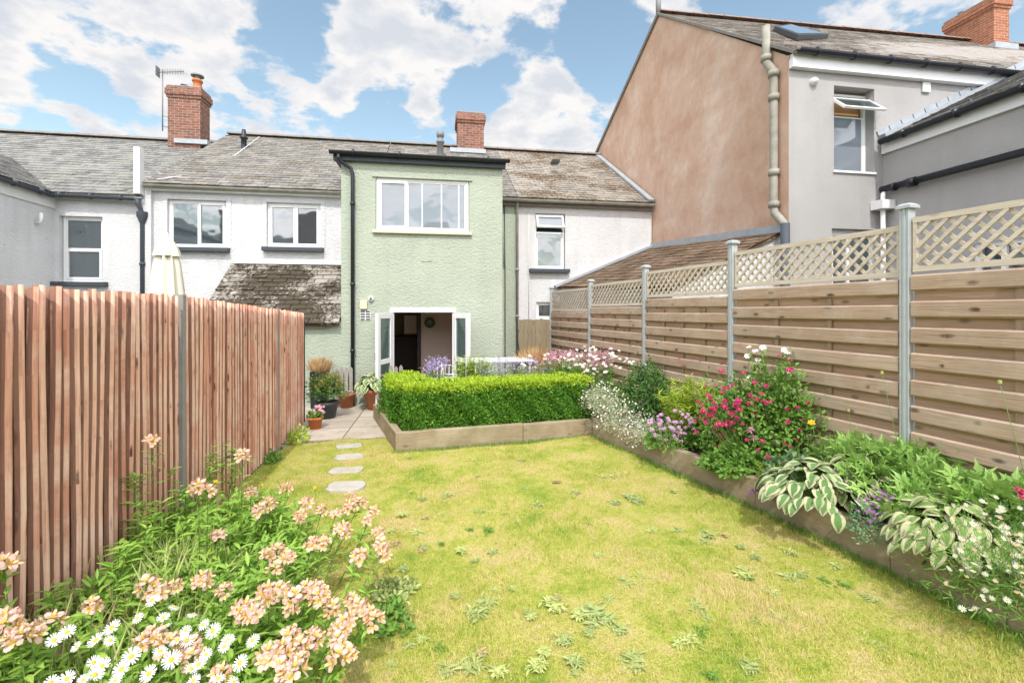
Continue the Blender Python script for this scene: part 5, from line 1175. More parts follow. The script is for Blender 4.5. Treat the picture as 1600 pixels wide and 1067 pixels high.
# low filler green along the border
for i, (u, k, w_, h_, lab, mt) in enumerate(((1130,.05,.24,.14,'low tangle of green leaves spilling near the timber beneath the mauve cushion',L_mid),(1250,.35,.34,.28,'blue green leafy mound between yellow poppy and first hosta',L_blue),(1160,.6,.45,.4,'dense green undergrowth filling the middle of the border',L_mid),(1310,.55,.3,.3,'green foliage behind the first hosta',L_mid),(960,.75,.4,.42,'leafy green clump beyond the hedge corner below pale daisies',L_mid),(1545,.5,.35,.34,'leafy mound at the near end of the border by the fence',L_dark))):
    c, d = bp(u, k); pl = plant('perennial', lab, 'perennial', c); g = MB(); mound(g, (c[0],c[1],c[2]+.05), (w_,w_*.75,h_), int(2600*w_), T_oval, (.04,.07), 0, zmin=-.2, lump=.3); g.build('foliage', [mt], pl)
# ground leaf litter of small violet plant
c, d = bp(1180, .02)
pl = plant('heuchera', 'small dark purple leafed plant behind the timber edge', 'heuchera', (c[0]+.1,c[1]-.25,.24)); g = MB(); mound(g, (c[0]+.1,c[1]-.25,.25), (.3,.1,.08), 500, T_small, (.025,.04), 0); g.build('foliage', [L_purp], pl)
# hostas
def hosta(c, r, h_, n, mat, label, seedk=0, size=(.13,.2), lean=(0,0), group='variegated hostas'):
    pl = plant('hosta', label, 'hosta', c, group); g = MB()
    an = rng.uniform(0, 6.28, n); rr = rng.random(n)**.6; n = int(n*1.25); size = (size[0]*.85, size[1]*.88); an = rng.uniform(0, 6.28, n); rr = rng.random(n)**.6
    tip = np.stack([np.cos(an)*rr*r+lean[0]*rr, np.sin(an)*rr*r+lean[1]*rr, h_*(.35+.65*np.sqrt(np.clip(1-rr**2, 0, 1)))*rng.uniform(.85,1.05,n)-.06*rr], 1)
    o = np.stack([np.cos(an), np.sin(an), .55-1.15*rr+rng.normal(0,.22,n)], 1)+rdir(n)*.22; nn_ = np.stack([np.cos(an)*.6*rr, np.sin(an)*.6*rr, np.ones(n)], 1)+rdir(n)*.35
    S = rng.uniform(size[0], size[1], n); od = o/np.linalg.norm(o, axis=1, keepdims=True)
    pos = np.array(c)[None]+tip-od*S[:, None]*.4
    g.inst(T_hosta, pos, frames(o, nn_), S, 0)
    for p in pos: stems(g, [Vector(c)+Vector((random.uniform(-.04,.04),random.uniform(-.04,.04),0))], [p], .004, 1, .02)
    g.build('leaves', [mat, L_stem], pl); return pl
c, d = bp(1278, .2); hosta(c, .50, .40, 130, L_hosta, 'cream edged hosta hanging over the timber beside purple violas', lean=(-.10,-.08), size=(.12,.18))
c, d = bp(1335, .5); hosta(c, .36, .48, 70, L_hosta2, 'paler hosta clump just behind the first hosta', size=(.10,.15))
c, d = bp(1495, .40); hosta(c, .48, .42, 140, L_hosta2, 'cream edged hosta nearest the camera, behind small white daisies', lean=(-.06,-.08), size=(.11,.17))
# palmate-leaved mass
for (u, k, r_, h_, lab) in ((1400,.75,.42,.62,'broad lobed leaves in front of the galvanised post'),(1500,.8,.45,.56,'broad lobed leaves along the boards at the right edge'),(1450,.5,.36,.42,'low lobed leaves between the two hostas'),(1350,.82,.34,.60,'lobed leaves against the boards left of the galvanised post'),(1570,.75,.40,.62,'tall lobed leaves where the fence meets the right edge of the picture'),(1440,.92,.36,.66,'tallest lobed leaves, just right of the galvanised post')):
    c, d = bp(u, k); pl = plant('geranium', lab, 'geranium', c, 'lobed leaf plants in the border'); g = MB(); n = 90
    mound(g, (c[0],c[1],c[2]+h_*.35), (r_,r_*.8,h_*.6), n*2, T_palm, (.08,.14), 0, up=.15, rnd=.4, zmin=0, shell=.6); mound(g, (c[0],c[1],c[2]+h_*.2), (r_*.9,r_*.7,h_*.5), 160, T_palm, (.05,.08), 0)
    for i in range(40):
        a = random.uniform(0,6.28); stems(g, [c], [(c[0]+r_*.6*cos(a), c[1]+r_*.5*sin(a), c[2]+h_*.75*random.uniform(.6,1))], .003, 1, .05)
    g.build('foliage', [L_palm, L_stem], pl)
# violas
c, d = bp(1372, .12); pl = plant('viola', 'mat of small purple violas between the two hostas', 'viola', c); g = MB()
mound(g, (c[0],c[1],c[2]+.02), (.24,.20,.20), 1500, T_small, (.018,.03), 0, zmin=-.3); g.build('foliage', [L_blue], pl)
bloom(pl, me_viola, [P3(u_, v_, d-.13+random.uniform(-.05,.06)) for u_, v_ in scatter_px((1372,793,32,32), 48)], smin=.7, smax=1.15)
# small white daisies near right, spilling over timber
c, d = bp(1560, .0); pl = plant('fleabane', 'sprawl of tiny white and pink daisies spilling over the timber in the foreground', 'fleabane', c, 'trailing white daisies')
g = MB(); cc = (c[0]-.03, c[1]-.05, .33)
mound(g, cc, (.42,.50,.36), 3000, T_fern, (.035,.06), 0, up=.2, rnd=1.0, zmin=-.8, shell=.15, lump=.35)
fp = [P3(u_, v_, d-.36+random.uniform(-.1,.12)) for u_, v_ in scatter_px((1555,872,92,98), 98)]
for p in fp: stems(g, [(cc[0]+random.uniform(-.15,.15), cc[1]+random.uniform(-.2,.2), cc[2])], [p], .0012, 1, .05)
g.build('foliage', [L_mid, L_stem], pl); bloom(pl, me_small, fp, smin=.95, smax=1.35, jit=.8)
# far fleabane by the hedge corner: countless flowers, one mesh
def tiny_daisies(c, r, n, parent, mats, s=.011):
    g = MB(); T = Daisy(8, 1.0); V = np.concatenate(T.V); 
    T1 = grid_leaf(1, lambda t: .7, .0, -.1, cols=1); d_ = rdir(n*2); d_ = d_[d_[:,2] > -.5][:n]; n = len(d_); p = np.array(c)+d_*np.array(r)*rng.uniform(.6,1.15,(n,1))
    up_ = np.tile([[0,-.5,.8]], (n,1))+rdir(n)*.6
    for k in range(5):
        a = 2*pi*k/5; Rb = frames(rdir(n), up_)                          # random spin in the flower's own plane
        R0 = np.stack([Rb[:,:,0]*cos(a)-Rb[:,:,1]*sin(a), Rb[:,:,0]*sin(a)+Rb[:,:,1]*cos(a), Rb[:,:,2]], 2) if k < 0 else None
    xax = np.cross(up_, rdir(n)); xax /= np.linalg.norm(xax, axis=1, keepdims=True); upn = up_/np.linalg.norm(up_, axis=1, keepdims=True); yax = np.cross(upn, xax)
    mi = rng.random(n) < .72; sz = rng.uniform(s*.7, s*1.2, n)
    for k in range(6):
        a = 2*pi*k/6; o = xax*cos(a)+yax*sin(a); Rm = frames(o, upn)
        g.inst(T1, p[mi], Rm[mi], sz[mi], 0); g.inst(T1, p[~mi], Rm[~mi], sz[~mi], 1)
    g.inst(T1, p+upn*.002-yax*s*.25, frames(yax, upn), sz*.5, 2)
    o = g.build('flowers', mats, parent); o['kind'] = 'stuff'; return o
c, d = bp(965, .08); pl = plant('fleabane', 'cloud of tiny white daisies over the timber corner by the hedge', 'fleabane', c, 'trailing white daisies')
g = MB()
for cc, rr in (((c[0],c[1],.38),(.40,.38,.30)), ((c[0]+.25,c[1]-.55,.30),(.36,.4,.24)), ((c[0]-.15,c[1]+.3,.62),(.32,.3,.25))): mound(g, cc, rr, 1900, T_fern, (.035,.06), 0, rnd=1.1, shell=.2, zmin=-.7)
g.build('foliage', [L_grey], pl)
g2 = [tiny_daisies((c[0],c[1],.40), (.42,.4,.34), 170, pl, [L_wht, L_blush, L_disc], .012), tiny_daisies((c[0]+.25,c[1]-.55,.30), (.38,.42,.26), 260, pl, [L_wht, L_blush, L_disc], .010), tiny_daisies((c[0]-.15,c[1]+.3,.66), (.34,.3,.28), 120, pl, [L_wht, L_blush, L_disc], .012)]
# seed-head stems
for u_, v_, ub, k, lab in ((1562,598,1620,.5,'round green seed head on a bent stem at the right edge'),(1326,642,1330,.5,'round seed head on a short stem above the first hosta'),(1378,583,1410,.6,'thin stem with a seed head crossing the boards beside the post'),(1296,655,1325,.3,'dry brown seed stalk rising behind the first hosta')):
    c, d = bp(ub, k); pl = plant('seed_head', lab, 'seed head', c, 'seed heads on thin stems'); p = P3(u_, v_, d-.1); g = MB(); mm = (Vector(c)+p)/2+Vector((.05,0,.05)); g.tube([c, mm, p], [.003,.0025,.002], 6); g.build('stem', [L_stem], pl)
    q = MB(); q.lathe([(.001,-.012),(.010,-.006),(.0125,.003),(.009,.012),(.012,.016),(.001,.018)], tuple(p), 10); q.build('pod', [L_pale], pl)
# pink flower right edge
c, d = bp(1590, .6); pl = plant('dahlia', 'bright pink bloom at the right edge above the hosta', 'dahlia', c); p = [P3(1592,766,d-.1), P3(1599,775,d-.12)]; g = MB(); stems(g, [c,c], p, .003, 0); g.build('stem', [L_stem], pl); bloom(pl, me_crim, p, smin=1.1, smax=1.3)

# ------------------------------------------------------------------ behind the hedge
def spikes(name, label, cat, u0, u1, vt, vb, d0, n, petal, leafmat, fsz, group=None, depth=.5, leafT=None, nf=14, spread=.03):
    um = (u0+u1)/2; x, y = AT(um, d0); c = (x, y, .24); pl = plant(name, label, cat, c, group); g = MB(); fm = MB()
    for i in range(n):
        u = random.uniform(u0, u1); dd_ = d0+random.uniform(-depth/2, depth/2); bx, by = AT(u, dd_); tp = P3(u+random.uniform(-6,6), random.uniform(vt, vb), dd_)
        bs = Vector((bx, by, .24)); stems(g, [bs], [tp], .003, 1); stem_leaves(g, bs, tp, 16, leafT or T_lance, (.06,.11), 0, .0, .75, .7)
        k = nf; t_ = rng.uniform(.0, .14, k)[:, None]; pp_ = np.array(tp)[None]-np.array([[0,0,1.]])*t_+rng.normal(0, spread, (k,3)); fm.inst(T_small, pp_, frames(rdir(k), rdir(k)), rng.uniform(fsz*.7, fsz*1.3, k), 0)
    g.build('foliage', [leafmat, L_stem], pl); fo = fm.build('flowers', [petal], pl); fo['kind'] = 'stuff'; return pl
spikes('agapanthus', 'pale lilac flower heads above the hedge in front of the open doors', 'agapanthus', 668, 702, 556, 572, 8.3, 22, L_lav, L_mid, .032, spread=.045, nf=20)
spikes('lavender', 'purple flower spikes in front of the garden table', 'lavender', 745, 860, 553, 580, 8.2, 90, L_lav, L_blue, .022, spread=.015)
spikes('astilbe', 'row of feathery pink plumes along the board fence beyond the hedge', 'astilbe', 862, 955, 545, 566, 8.9, 95, L_pink, L_mid, .028, spread=.025, nf=22)
spikes('salvia', 'magenta flower spikes rising behind the hedge centre', 'salvia', 838, 885, 550, 585, 8.1, 34, L_crim, L_mid, .018, spread=.012)
for (u, d0, w_, vt, lab) in ((738,8.3,.42,556,'lime yellow shrub above the hedge left of the table'),(885,8.1,.55,562,'green leafy clump rising behind the middle of the hedge'),(805,8.1,.5,572,'grey green low plants behind the hedge in front of the table')):
    x, y = AT(u, d0); c = (x,y,.24); h_ = Zat(vt, d0)-.24; pl = plant('shrub', lab, 'shrub', c); g = MB(); lm = L_lime if 'lime' in lab else (L_grey if 'grey' in lab else L_mid)
    for i in range(120):
        a = random.uniform(0,6.28); r_ = random.uniform(0,w_); bs = Vector((x+r_*.5*cos(a), y+r_*.4*sin(a), .24)); tp = Vector((x+r_*cos(a), y+r_*.6*sin(a), .24+h_*random.uniform(.75,1.03)))
        stems(g, [bs],[tp],.003,1); stem_leaves(g, bs, tp, 22, T_oval, (.03,.055), 0, .3, 1, .5)
    g.build('foliage', [lm, L_stem], pl)
# tall ox-eye type daisies behind hedge
for (uu, vv, ru, rv, n, d0, lab) in ((930,562,52,22,60,8.0,'tall white daisies between the hedge and the board fence'),(1010,562,30,18,16,8.0,'loose white daisies above the dark round shrub'),(850,566,40,14,34,8.4,'scattered white daisies in front of the tan grass')):
    x, y = AT(uu, d0); c = (x,y,.24); pl = plant('tall_daisy', lab, 'daisy', c, 'tall white daisies'); g = MB(); fp = [P3(u_, v_, d0+random.uniform(-.2,.2)) for u_, v_ in scatter_px((uu,vv,ru,rv), n)]
    for p in fp: b_ = Vector((p.x*.7+x*.3, p.y, .24)); stems(g, [b_], [p], .002, 1); stem_leaves(g, b_, p, 8, T_fern, (.06,.1), 0, 0, .8)
    g.build('foliage', [L_mid, L_stem], pl); bloom(pl, [me_ox[0], me_ox[2]], fp, smin=.7, smax=1.0)
# tan pony-tail grass in a dark planter
def potplant_base(name, label, u, vb, rt, rb, h_, mat, sq=0, rim=True, z=.022):
    c = G(u, vb, z); root = thing(name, label, 'plant pot', (c[0], c[1]+rb*.9, z), 'plant pots on the patio'); x, y = c[0], c[1]+rb*.9
    g = MB(); pr = [(.001,0),(rb,0),(rb+(rt-rb)*.8,h_*.8)]
    pr += [(rb+(rt-rb)*.8+.012,h_*.81),(rt+.012,h_*.99),(rt+.004,h_),(rt-.02,h_),(rt-.03,h_*.9)] if rim else [(rt,h_),(rt-.02,h_),(rt-.025,h_*.9)]
    g.lathe(pr, (x,y,z), 32, 0, True, sq); b_ = g.build('pot', mat, root)
    g = MB(); g.lathe([(rt-.022,h_*.93),(.001,h_*.94)], (x,y,z), 32, 0, True, sq); g.build('compost', M_soil, b_); return root, (x, y, z+h_*.93)
xg, yg = AT(836, 9.3)
rt_ = thing('ornamental_grass', 'tan feathery grass in a dark planter beside the garden gate', 'grass', (xg,yg,.018))
g = MB(); g.lathe([(.001,0),(.2,0),(.24,.84),(.22,.84),(.2,.78),(.001,.78)], (xg,yg,.018), 24, 0, True, .8); g.build('planter', M_wicker, rt_)
def grass_tuft(g, c, n, L, r_, mi=0, spread=.9):
    an = rng.uniform(0,6.28,n); o = np.stack([np.cos(an)*spread*rng.random(n), np.sin(an)*spread*rng.random(n), np.ones(n)],1); nn_ = np.stack([np.cos(an), np.sin(an), np.full(n,.6)],1)
    p = np.array(c)[None]+np.stack([np.cos(an)*r_*rng.random(n), np.sin(an)*r_*rng.random(n), np.zeros(n)],1); g.inst(T_blade, p, frames(o, nn_), rng.uniform(L*.6, L*1.1, n), mi)
zt_ = Zat(538, 9.3); g = MB(); grass_tuft(g, (xg,yg,.80), 1100, .46, .12, 0, 2.6); g.build('foliage', [L_tan], rt_)

# ------------------------------------------------------------------ garden furniture behind the hedge
xt, yt = AT(783, 9.15)
tb_ = thing('garden_table', 'white topped garden table behind the hedge', 'table', (xt,yt,.018)); ztb = Zat(562, 9.0)
g = MB(); g.box((xt-.62,yt-.32,ztb-.035),(xt+.62,yt+.32,ztb)); g.build('table_top', M_metalw, tb_, bevel=.01)
for sx in (-1,1):
    for sy in (-1,1): g = MB(); g.tube([(xt+sx*.54,yt+sy*.26,.018),(xt+sx*.54,yt+sy*.26,ztb-.03)], .02, 8); g.build('leg', M_metalw, tb_)
def chair(x, y, rz, label, mat):
    Mx = Matrix.Translation((x,y,.018))@Matrix.Rotation(rz,4,'Z'); root = thing('garden_chair', label, 'chair', (x,y,.018), 'garden chairs')
    def bx(nm, parts):
        q = MB()
        for kind, a in parts:
            if kind == 'b': q.box(a[0], a[1], 0, Mx)
            else: q.tube([Mx@Vector(p) for p in a[0]], a[1], 8)
        return q.build(nm, mat, root)
    bx('seat', [('b',((-.22,-.2+.055*i,.44),(.22,-.2+.055*i+.04,.455))) for i in range(8)]+[('t',([(-.23,-.22,.44),(.23,-.22,.44),(.23,.22,.44),(-.23,.22,.44),(-.23,-.22,.44)],.012))])
    bx('backrest', [('t',([(-.22,.22,.44),(-.22,.27,.85),(-.12,.29,.95),(.12,.29,.95),(.22,.27,.85),(.22,.22,.44)],.013))]+[('t',([(-.16+.08*i,.23,.46),(-.16+.08*i,.285,.93)],.007)) for i in range(5)])
    for sx in (-1,1):
        bx('leg', [('t',([(sx*.22,-.22,.44),(sx*.24,-.25,0)],.013))]); bx('leg', [('t',([(sx*.22,.22,.44),(sx*.24,.27,0)],.013))])
        bx('armrest', [('t',([(sx*.22,.25,.68),(sx*.25,0,.67),(sx*.25,-.2,.65),(sx*.23,-.22,.44)],.012))])
x, y = AT(688, 9.2); chair(x, y, R(200), 'white metal garden chair just outside the open doors', M_metalw)
x, y = AT(712, 9.45); chair(x, y, R(90), 'white metal garden chair at the left end of the table', M_metalw)
x, y = AT(868, 9.6); chair(x, y, R(-100), 'dark woven garden chair beside the tan grass', M_wicker)

# ------------------------------------------------------------------ pots on the patio
r1, t1_ = potplant_base('potted_shrub', 'olive and rust leaved shrub in a dark ribbed pot by the red fence', 508, 655, .215, .15, .31, M_pot)
g = MB(); mound(g, (t1_[0],t1_[1],t1_[2]+.22), (.34,.30,.30), 1500, T_small, (.035,.055), 0, zmin=-.5, lump=.3, shell=.3); mound(g, (t1_[0],t1_[1],t1_[2]+.28), (.36,.30,.28), 500, T_small, (.03,.05), 1, zmin=-.1, lump=.3); stems(g, [t1_]*14, [(t1_[0]+random.uniform(-.25,.25),t1_[1]+random.uniform(-.2,.2),t1_[2]+random.uniform(.25,.45)) for _ in range(14)], .004, 2)
g.build('foliage', [L_dark, L_rust, L_stem], r1)
r2, t2_ = potplant_base('potted_pelargonium', 'small orange pot with pink flowers at the foot of the red fence', 491, 671, .115, .085, .20, M_clayo, sq=.6)
g = MB(); mound(g, (t2_[0],t2_[1],t2_[2]+.02), (.13,.12,.10), 260, T_small, (.035,.05), 0, zmin=-.2); fp = [Vector((t2_[0]+random.uniform(-.02,.14), t2_[1]+random.uniform(-.1,.08), t2_[2]+random.uniform(.08,.20))) for _ in range(22)]
for p in fp: stems(g, [t2_], [p], .0018, 1)
g.build('foliage', [L_mid, L_stem], r2); bloom(r2, me_dahl, fp, smin=.45, smax=.65)
r3, t3_ = potplant_base('potted_succulent', 'pinkish clay pot with a low creeping plant below the black downpipe', 540, 638, .165, .12, .30, M_clay)
g = MB(); mound(g, (t3_[0],t3_[1],t3_[2]), (.15,.15,.06), 260, T_small, (.02,.035), 0, zmin=0); mound(g, (t3_[0]+.05,t3_[1]-.05,t3_[2]+.03), (.08,.08,.05), 60, T_small, (.02,.03), 1, zmin=0); g.build('foliage', [L_grey, L_pink], r3)
r4, t4_ = potplant_base('potted_hosta', 'large clay pot with a cream edged hosta at the hedge end', 586, 641, .25, .165, .42, M_clay)
g = MB(); n = 110; an = rng.uniform(0,6.28,n); rr = rng.random(n)**.6; o = np.stack([np.cos(an), np.sin(an), .6-1.2*rr],1)
p = np.array(t4_)[None]+np.stack([np.cos(an)*rr*.40-.04, np.sin(an)*rr*.34-.05, .32*(1-rr**2)+.03],1)-o/np.linalg.norm(o,axis=1,keepdims=True)*.05; g.inst(T_hosta, p, frames(o, np.stack([np.cos(an)*.5*rr, np.sin(an)*.5*rr, np.ones(n)],1)), rng.uniform(.12,.19,n), 0)
for q in p: stems(g, [t4_], [q], .004, 1, .01)
g.build('foliage', [L_hosta, L_stem], r4)
xq, yq_ = AT(500, 9.55); r5 = thing('potted_grass', 'tan fountain grass in a tall black square planter against the green wall', 'plant pot', (xq,yq_,.022), 'plant pots on the patio')
g = MB(); zt_ = Zat(580, 9.55); g.lathe([(.001,0),(.15,0),(.165,zt_-.022),(.15,zt_-.022),(.14,zt_-.08),(.001,zt_-.08)], (xq,yq_,.022), 32, 0, False, .95); g.build('planter', M_black, r5)
g = MB(); grass_tuft(g, (xq,yq_,zt_-.07), 700, .34, .10, 0, 1.5); g.build('foliage', [L_tan], r5)
# low picket screen against the wall
for (u0, u1, vt, lab, yy_) in ((516,548,577,'low grey picket panel on the green wall behind the clay pot',9.95),(608,624,574,'low wooden pickets in front of the open doors',9.1)):
    xa, xb = XU(u0, yy_), XU(u1, yy_); zt_ = ZV(vt,(xa+xb)/2,yy_); root = thing('picket_panel', lab, 'fence', ((xa+xb)/2,yy_,.02), 'low picket panels'); g = MB(); x = xa; i = 0
    while x < xb:
        zz = zt_-.02*(i%2); g.hull8([(x,yy_-.01,.03),(x+.07,yy_-.01,.03),(x+.07,yy_+.01,.03),(x,yy_+.01,.03),(x,yy_-.01,zz),(x+.07,yy_-.01,zz),(x+.07,yy_+.01,zz),(x,yy_+.01,zz)]); g.shared([(x,yy_-.01,zz),(x+.07,yy_-.01,zz),(x+.035,yy_-.01,zz+.05),(x,yy_+.01,zz),(x+.07,yy_+.01,zz),(x+.035,yy_+.01,zz+.05)], [(0,1,2),(5,4,3),(1,4,5,2),(0,2,5,3)]); x += .095; i += 1
    g.build('pickets', M_greyw, root); g = MB(); g.beam((xa,yy_+.03,zt_-.12),(xb,yy_+.03,zt_-.12),.03,.05); g.beam((xa,yy_+.03,.2),(xb,yy_+.03,.2),.03,.05); g.build('rail', M_greyw, root)

# ------------------------------------------------------------------ left flower border: peach lilies and ox-eye daisies
def lily_head(nf):
    g = MB()
    for i in range(nf):
        a = 2*pi*i/nf+random.uniform(-.3,.3); el = random.uniform(.1,.9) if i else 1.4
        ax_ = Vector((cos(a)*cos(el), sin(a)*cos(el), sin(el)*.9+.15)).normalized(); b0 = ax_*random.uniform(.028,.045)
        stems(g, [(0,0,-.01)], [b0], .0018, 2)
        xx_ = ax_.cross(Vector((0,0,1))).normalized() if abs(ax_.z) < .95 else Vector((1,0,0)); yy_ = ax_.cross(xx_); rot = random.uniform(0,6)
        for k in range(6):
            b = rot+k*pi/3; op = .62 if k%2 == 0 else .45; rad = xx_*cos(b)+yy_*sin(b); o = np.array([ax_*(1-op)*1.4+rad*op]); nrm = np.array([ax_-rad*.5])
            T = T_petal if k%2 == 0 else T_petin
            g.inst(T, np.array([b0]), frames(o, nrm), np.array([random.uniform(.036,.044)]), 0 if k%2 == 0 else 1)
        for k in range(4):
            rv = Vector((random.uniform(-.4,.4),random.uniform(-.4,.4),random.uniform(-.4,.4))); stems(g, [b0], [b0+(ax_+rv*.5)*.026], .0008, 2)
    return g.mesh('lily_head', [L_peach, L_peachin, L_stem])
T_petal = grid_leaf(4, lambda t: .78*(sin(pi*min(1, t*.80+.06))**.8), -.15, .35, .0, 2); T_petin = grid_leaf(4, lambda t: .36*(sin(pi*min(1, t*.82+.05))**.9), .2, .2, .0, 2)
heads = [lily_head(n) for n in (5,6,7,8,6)]
m = Mat('lily_bud_petal'); 
# heads listed by photo position; z is the height above the ground
HP = [(447,766,.55),(478,790,.52),(502,800,.52),(524,806,.5),(545,795,.5),(470,808,.5),(535,832,.5),(560,790,.5),(582,800,.48),(575,815,.48),(592,835,.46),(596,855,.45),(600,870,.42),(548,778,.5),
      (432,862,.55),(448,873,.55),(418,868,.55),(505,850,.48),(488,852,.48),(430,890,.5),(560,872,.42),
      (440,925,.5),(460,935,.5),(480,925,.48),(500,935,.46),(455,950,.46),(420,930,.5),(520,950,.42),(495,920,.46),(395,962,.5),(380,958,.5),
      (560,950,.38),(575,960,.36),(585,972,.34),(548,940,.4),(525,985,.4),(540,975,.4),(530,1005,.4),
      (450,1000,.48),(470,1010,.46),(440,1022,.46),(420,1030,.48),(465,1035,.44),(490,1000,.44),(478,1020,.43),(437,1048,.45),(460,1055,.44),(530,1030,.36),(545,1022,.36),
      (378,714,.95),(310,762,.9),(325,770,.85),(237,692,1.08),(405,800,.5),(418,790,.5),(232,915,.55),(245,930,.5),(350,925,.5),(275,918,.5),(143,950,.62),(12,985,.72),(28,1000,.7),(5,970,.72),(45,995,.66),(80,975,.6),
      (238,1000,.5),(225,1005,.5),(262,1012,.5),(300,1030,.5),(345,1055,.45),(5,885,.85),(318,910,.5),(340,840,.52),(392,772,.6),(300,1010,.5)]
PL = {}
def lily_plant(cx, cy): pass
centres = [((-1.62,4.25),.30,.48),((-1.30,3.75),.32,.46),((-1.82,3.65),.30,.50),((-1.16,3.25),.28,.42),((-1.50,3.15),.32,.46),((-1.00,2.78),.24,.38),((-1.28,2.65),.30,.42),((-1.92,3.05),.28,.5),((-1.65,2.55),.30,.44),((-1.06,2.35),.24,.38),((-1.35,2.15),.28,.42),((-2.05,2.45),.20,.6),((-1.98,4.0),.22,.45)]
labs = ['peach lily clump farthest along the red fence','peach lilies at the upper right of the flower bed by the lawn','peach lily clump close to the red fence, middle of the bed','peach lilies leaning onto the lawn at the right of the bed','peach lily clump in the middle of the flower bed','low peach lilies spilling onto the lawn, right of the daisies','peach lily clump just right of the white daisies','leafy lily stems rising against the red fence pales','green lily stems with few blooms behind the white daisies','peach lilies at the bottom of the picture by the lawn edge','peach lilies among the white daisies at the bottom','tall leafy lily at the left edge of the picture','single tall lily stems standing before the concrete post']
roots = []; mbs = []
for (cxy, r_, h_), lb in zip(centres, labs):
    root = thing('peruvian_lily', lb, 'lily', (cxy[0], cxy[1], .024), 'peach lilies in the left flower bed'); roots.append(root); g = MB(); mbs.append(g)
    mound(g, (cxy[0],cxy[1],h_*.28), (r_*1.12,r_*1.12,h_*.62), int(850*r_/.3), T_lance, (.05,.095), 0, up=.35, rnd=.7, shell=.15, zmin=-.35, lump=.25)
    for i in range(34):
        a = random.uniform(0,6.28); q = r_*random.random()**.6; bs = Vector((cxy[0]+q*.7*cos(a), cxy[1]+q*.7*sin(a), .02)); tp = Vector((cxy[0]+q*1.15*cos(a), cxy[1]+q*1.15*sin(a), h_*random.uniform(.7,1.05)))
        stems(g, [bs],[tp],.0028,1); stem_leaves(g, bs, tp, 20, T_lance, (.06,.10), 0, .15, 1, .5)
for (u, v, z) in HP:
    x, y = G(u, v, z); p = Vector((x,y,z)); best = min(range(len(centres)), key=lambda i: (centres[i][0][0]-x)**2+(centres[i][0][1]-y)**2)
    c_ = centres[best][0]; bs = Vector((x+(c_[0]-x)*.35, y+(c_[1]-y)*.35, .02)); 
    if z > .8: bs = Vector((x+random.uniform(-.05,.05), y+.03, .02))
    g = mbs[best]; stems(g, [bs], [p], .0035, 1, .02, 5); stem_leaves(g, bs, p, 34 if z > .7 else 16, T_lance, (.06,.105), 0, .25, .97, .55)
    nrm = (TOCAM(p)*.35+Vector((random.uniform(-.25,.25),random.uniform(-.25,.25),.9))).normalized()
    place('flower_head', random.choice(heads), roots[best], p, (nrm.to_track_quat('Z','Y')@Matrix.Rotation(random.uniform(0,6.28),4,'Z').to_quaternion()).to_euler(), random.uniform(.7,1.05))
for (u_, top_) in ((150,.62),(185,.75),(205,.85),(240,.8),(262,.66),(300,.82),(332,.7),(60,.55),(110,.6)):      # flowerless leafy stems close to the pales
    yv = fence_y(u_)-.12; xv = lf(yv)+.16+random.uniform(0,.08); k = min(range(len(centres)), key=lambda i: (centres[i][0][0]-xv)**2+(centres[i][0][1]-yv)**2)
    for q_ in range(3):
        b_ = Vector((xv+random.uniform(-.05,.08), yv+random.uniform(-.06,.06), .02)); t_ = b_+Vector((random.uniform(-.04,.10), random.uniform(-.05,.05), top_*random.uniform(.7,1.0)))
        stems(mbs[k], [b_], [t_], .0035, 1, .02, 5); stem_leaves(mbs[k], b_, t_, 38, T_lance, (.06,.105), 0, .2, 1, .55)
for g, root in zip(mbs, roots): g.build('foliage', [L_alst, L_stem], root)
# bent pale blades and dead stalks through the bed
for (cx_, cy_, n, L, mt, lab) in ((-1.75,3.35,650,.42,L_pale,'arching pale yellow green grass blades in the middle of the bed'),(-2.02,2.85,420,.42,L_straw,'dry straw coloured stalks at the foot of the red fence'),(-1.60,2.70,450,.40,L_pale,'pale grass blades among the white daisies')):
    root = thing('arching_grass', lab, 'grass', (cx_,cy_,.024)); g = MB(); grass_tuft(g, (cx_,cy_,.05), n, L, .32, 0, 2.2); g.build('blades', [mt], root)
# leafy broad stems bottom-left
root = thing('leafy_perennial', 'broad green leaves in the bottom left corner', 'perennial', (-1.95,2.25,.024)); g = MB()
for i in range(26):
    a = random.uniform(0,6.28); q = random.uniform(0,.22); bs = Vector((-1.95+q*cos(a)*.6,2.25+q*sin(a)*.6,.02)); tp = Vector((-1.95+q*1.2*cos(a),2.25+q*1.2*sin(a),random.uniform(.35,.66))); stems(g,[bs],[tp],.003,1); stem_leaves(g,bs,tp,22,T_lance,(.09,.13),0,.2,1,.4)
g.build('foliage', [L_mid, L_stem], root)
# ox-eye daisies
DP = [(85,1000,.55),(120,1010,.55),(300,960,.5),(375,1035,.45),(395,1000,.45),(318,975,.5),(215,965,.52),(150,1000,.52),(105,987,.55),(175,980,.55),(172,1000,.52),(272,948,.5),(258,979,.5),(290,985,.48),(292,1000,.46),(333,985,.45),(352,1003,.45),(356,1000,.43),(322,1022,.45),(268,1030,.48),(233,1052,.48),(160,1040,.5),(146,1035,.5),(148,1054,.5),(205,1025,.5),(250,1017,.49),(298,1045,.46),(302,1063,.45),(340,1060,.42),(180,1063,.48),(365,1065,.4),(238,937,.52),(105,1060,.52),(350,1010,.44),(310,1038,.45),(130,1062,.5),(255,965,.5),(80,1065,.5),(190,1045,.5),(278,1000,.48)]
root = thing('ox_eye_daisies', 'large white daisies with yellow centres at the bottom left', 'daisy', (-1.6,2.25,.024)); g = MB(); fp = []
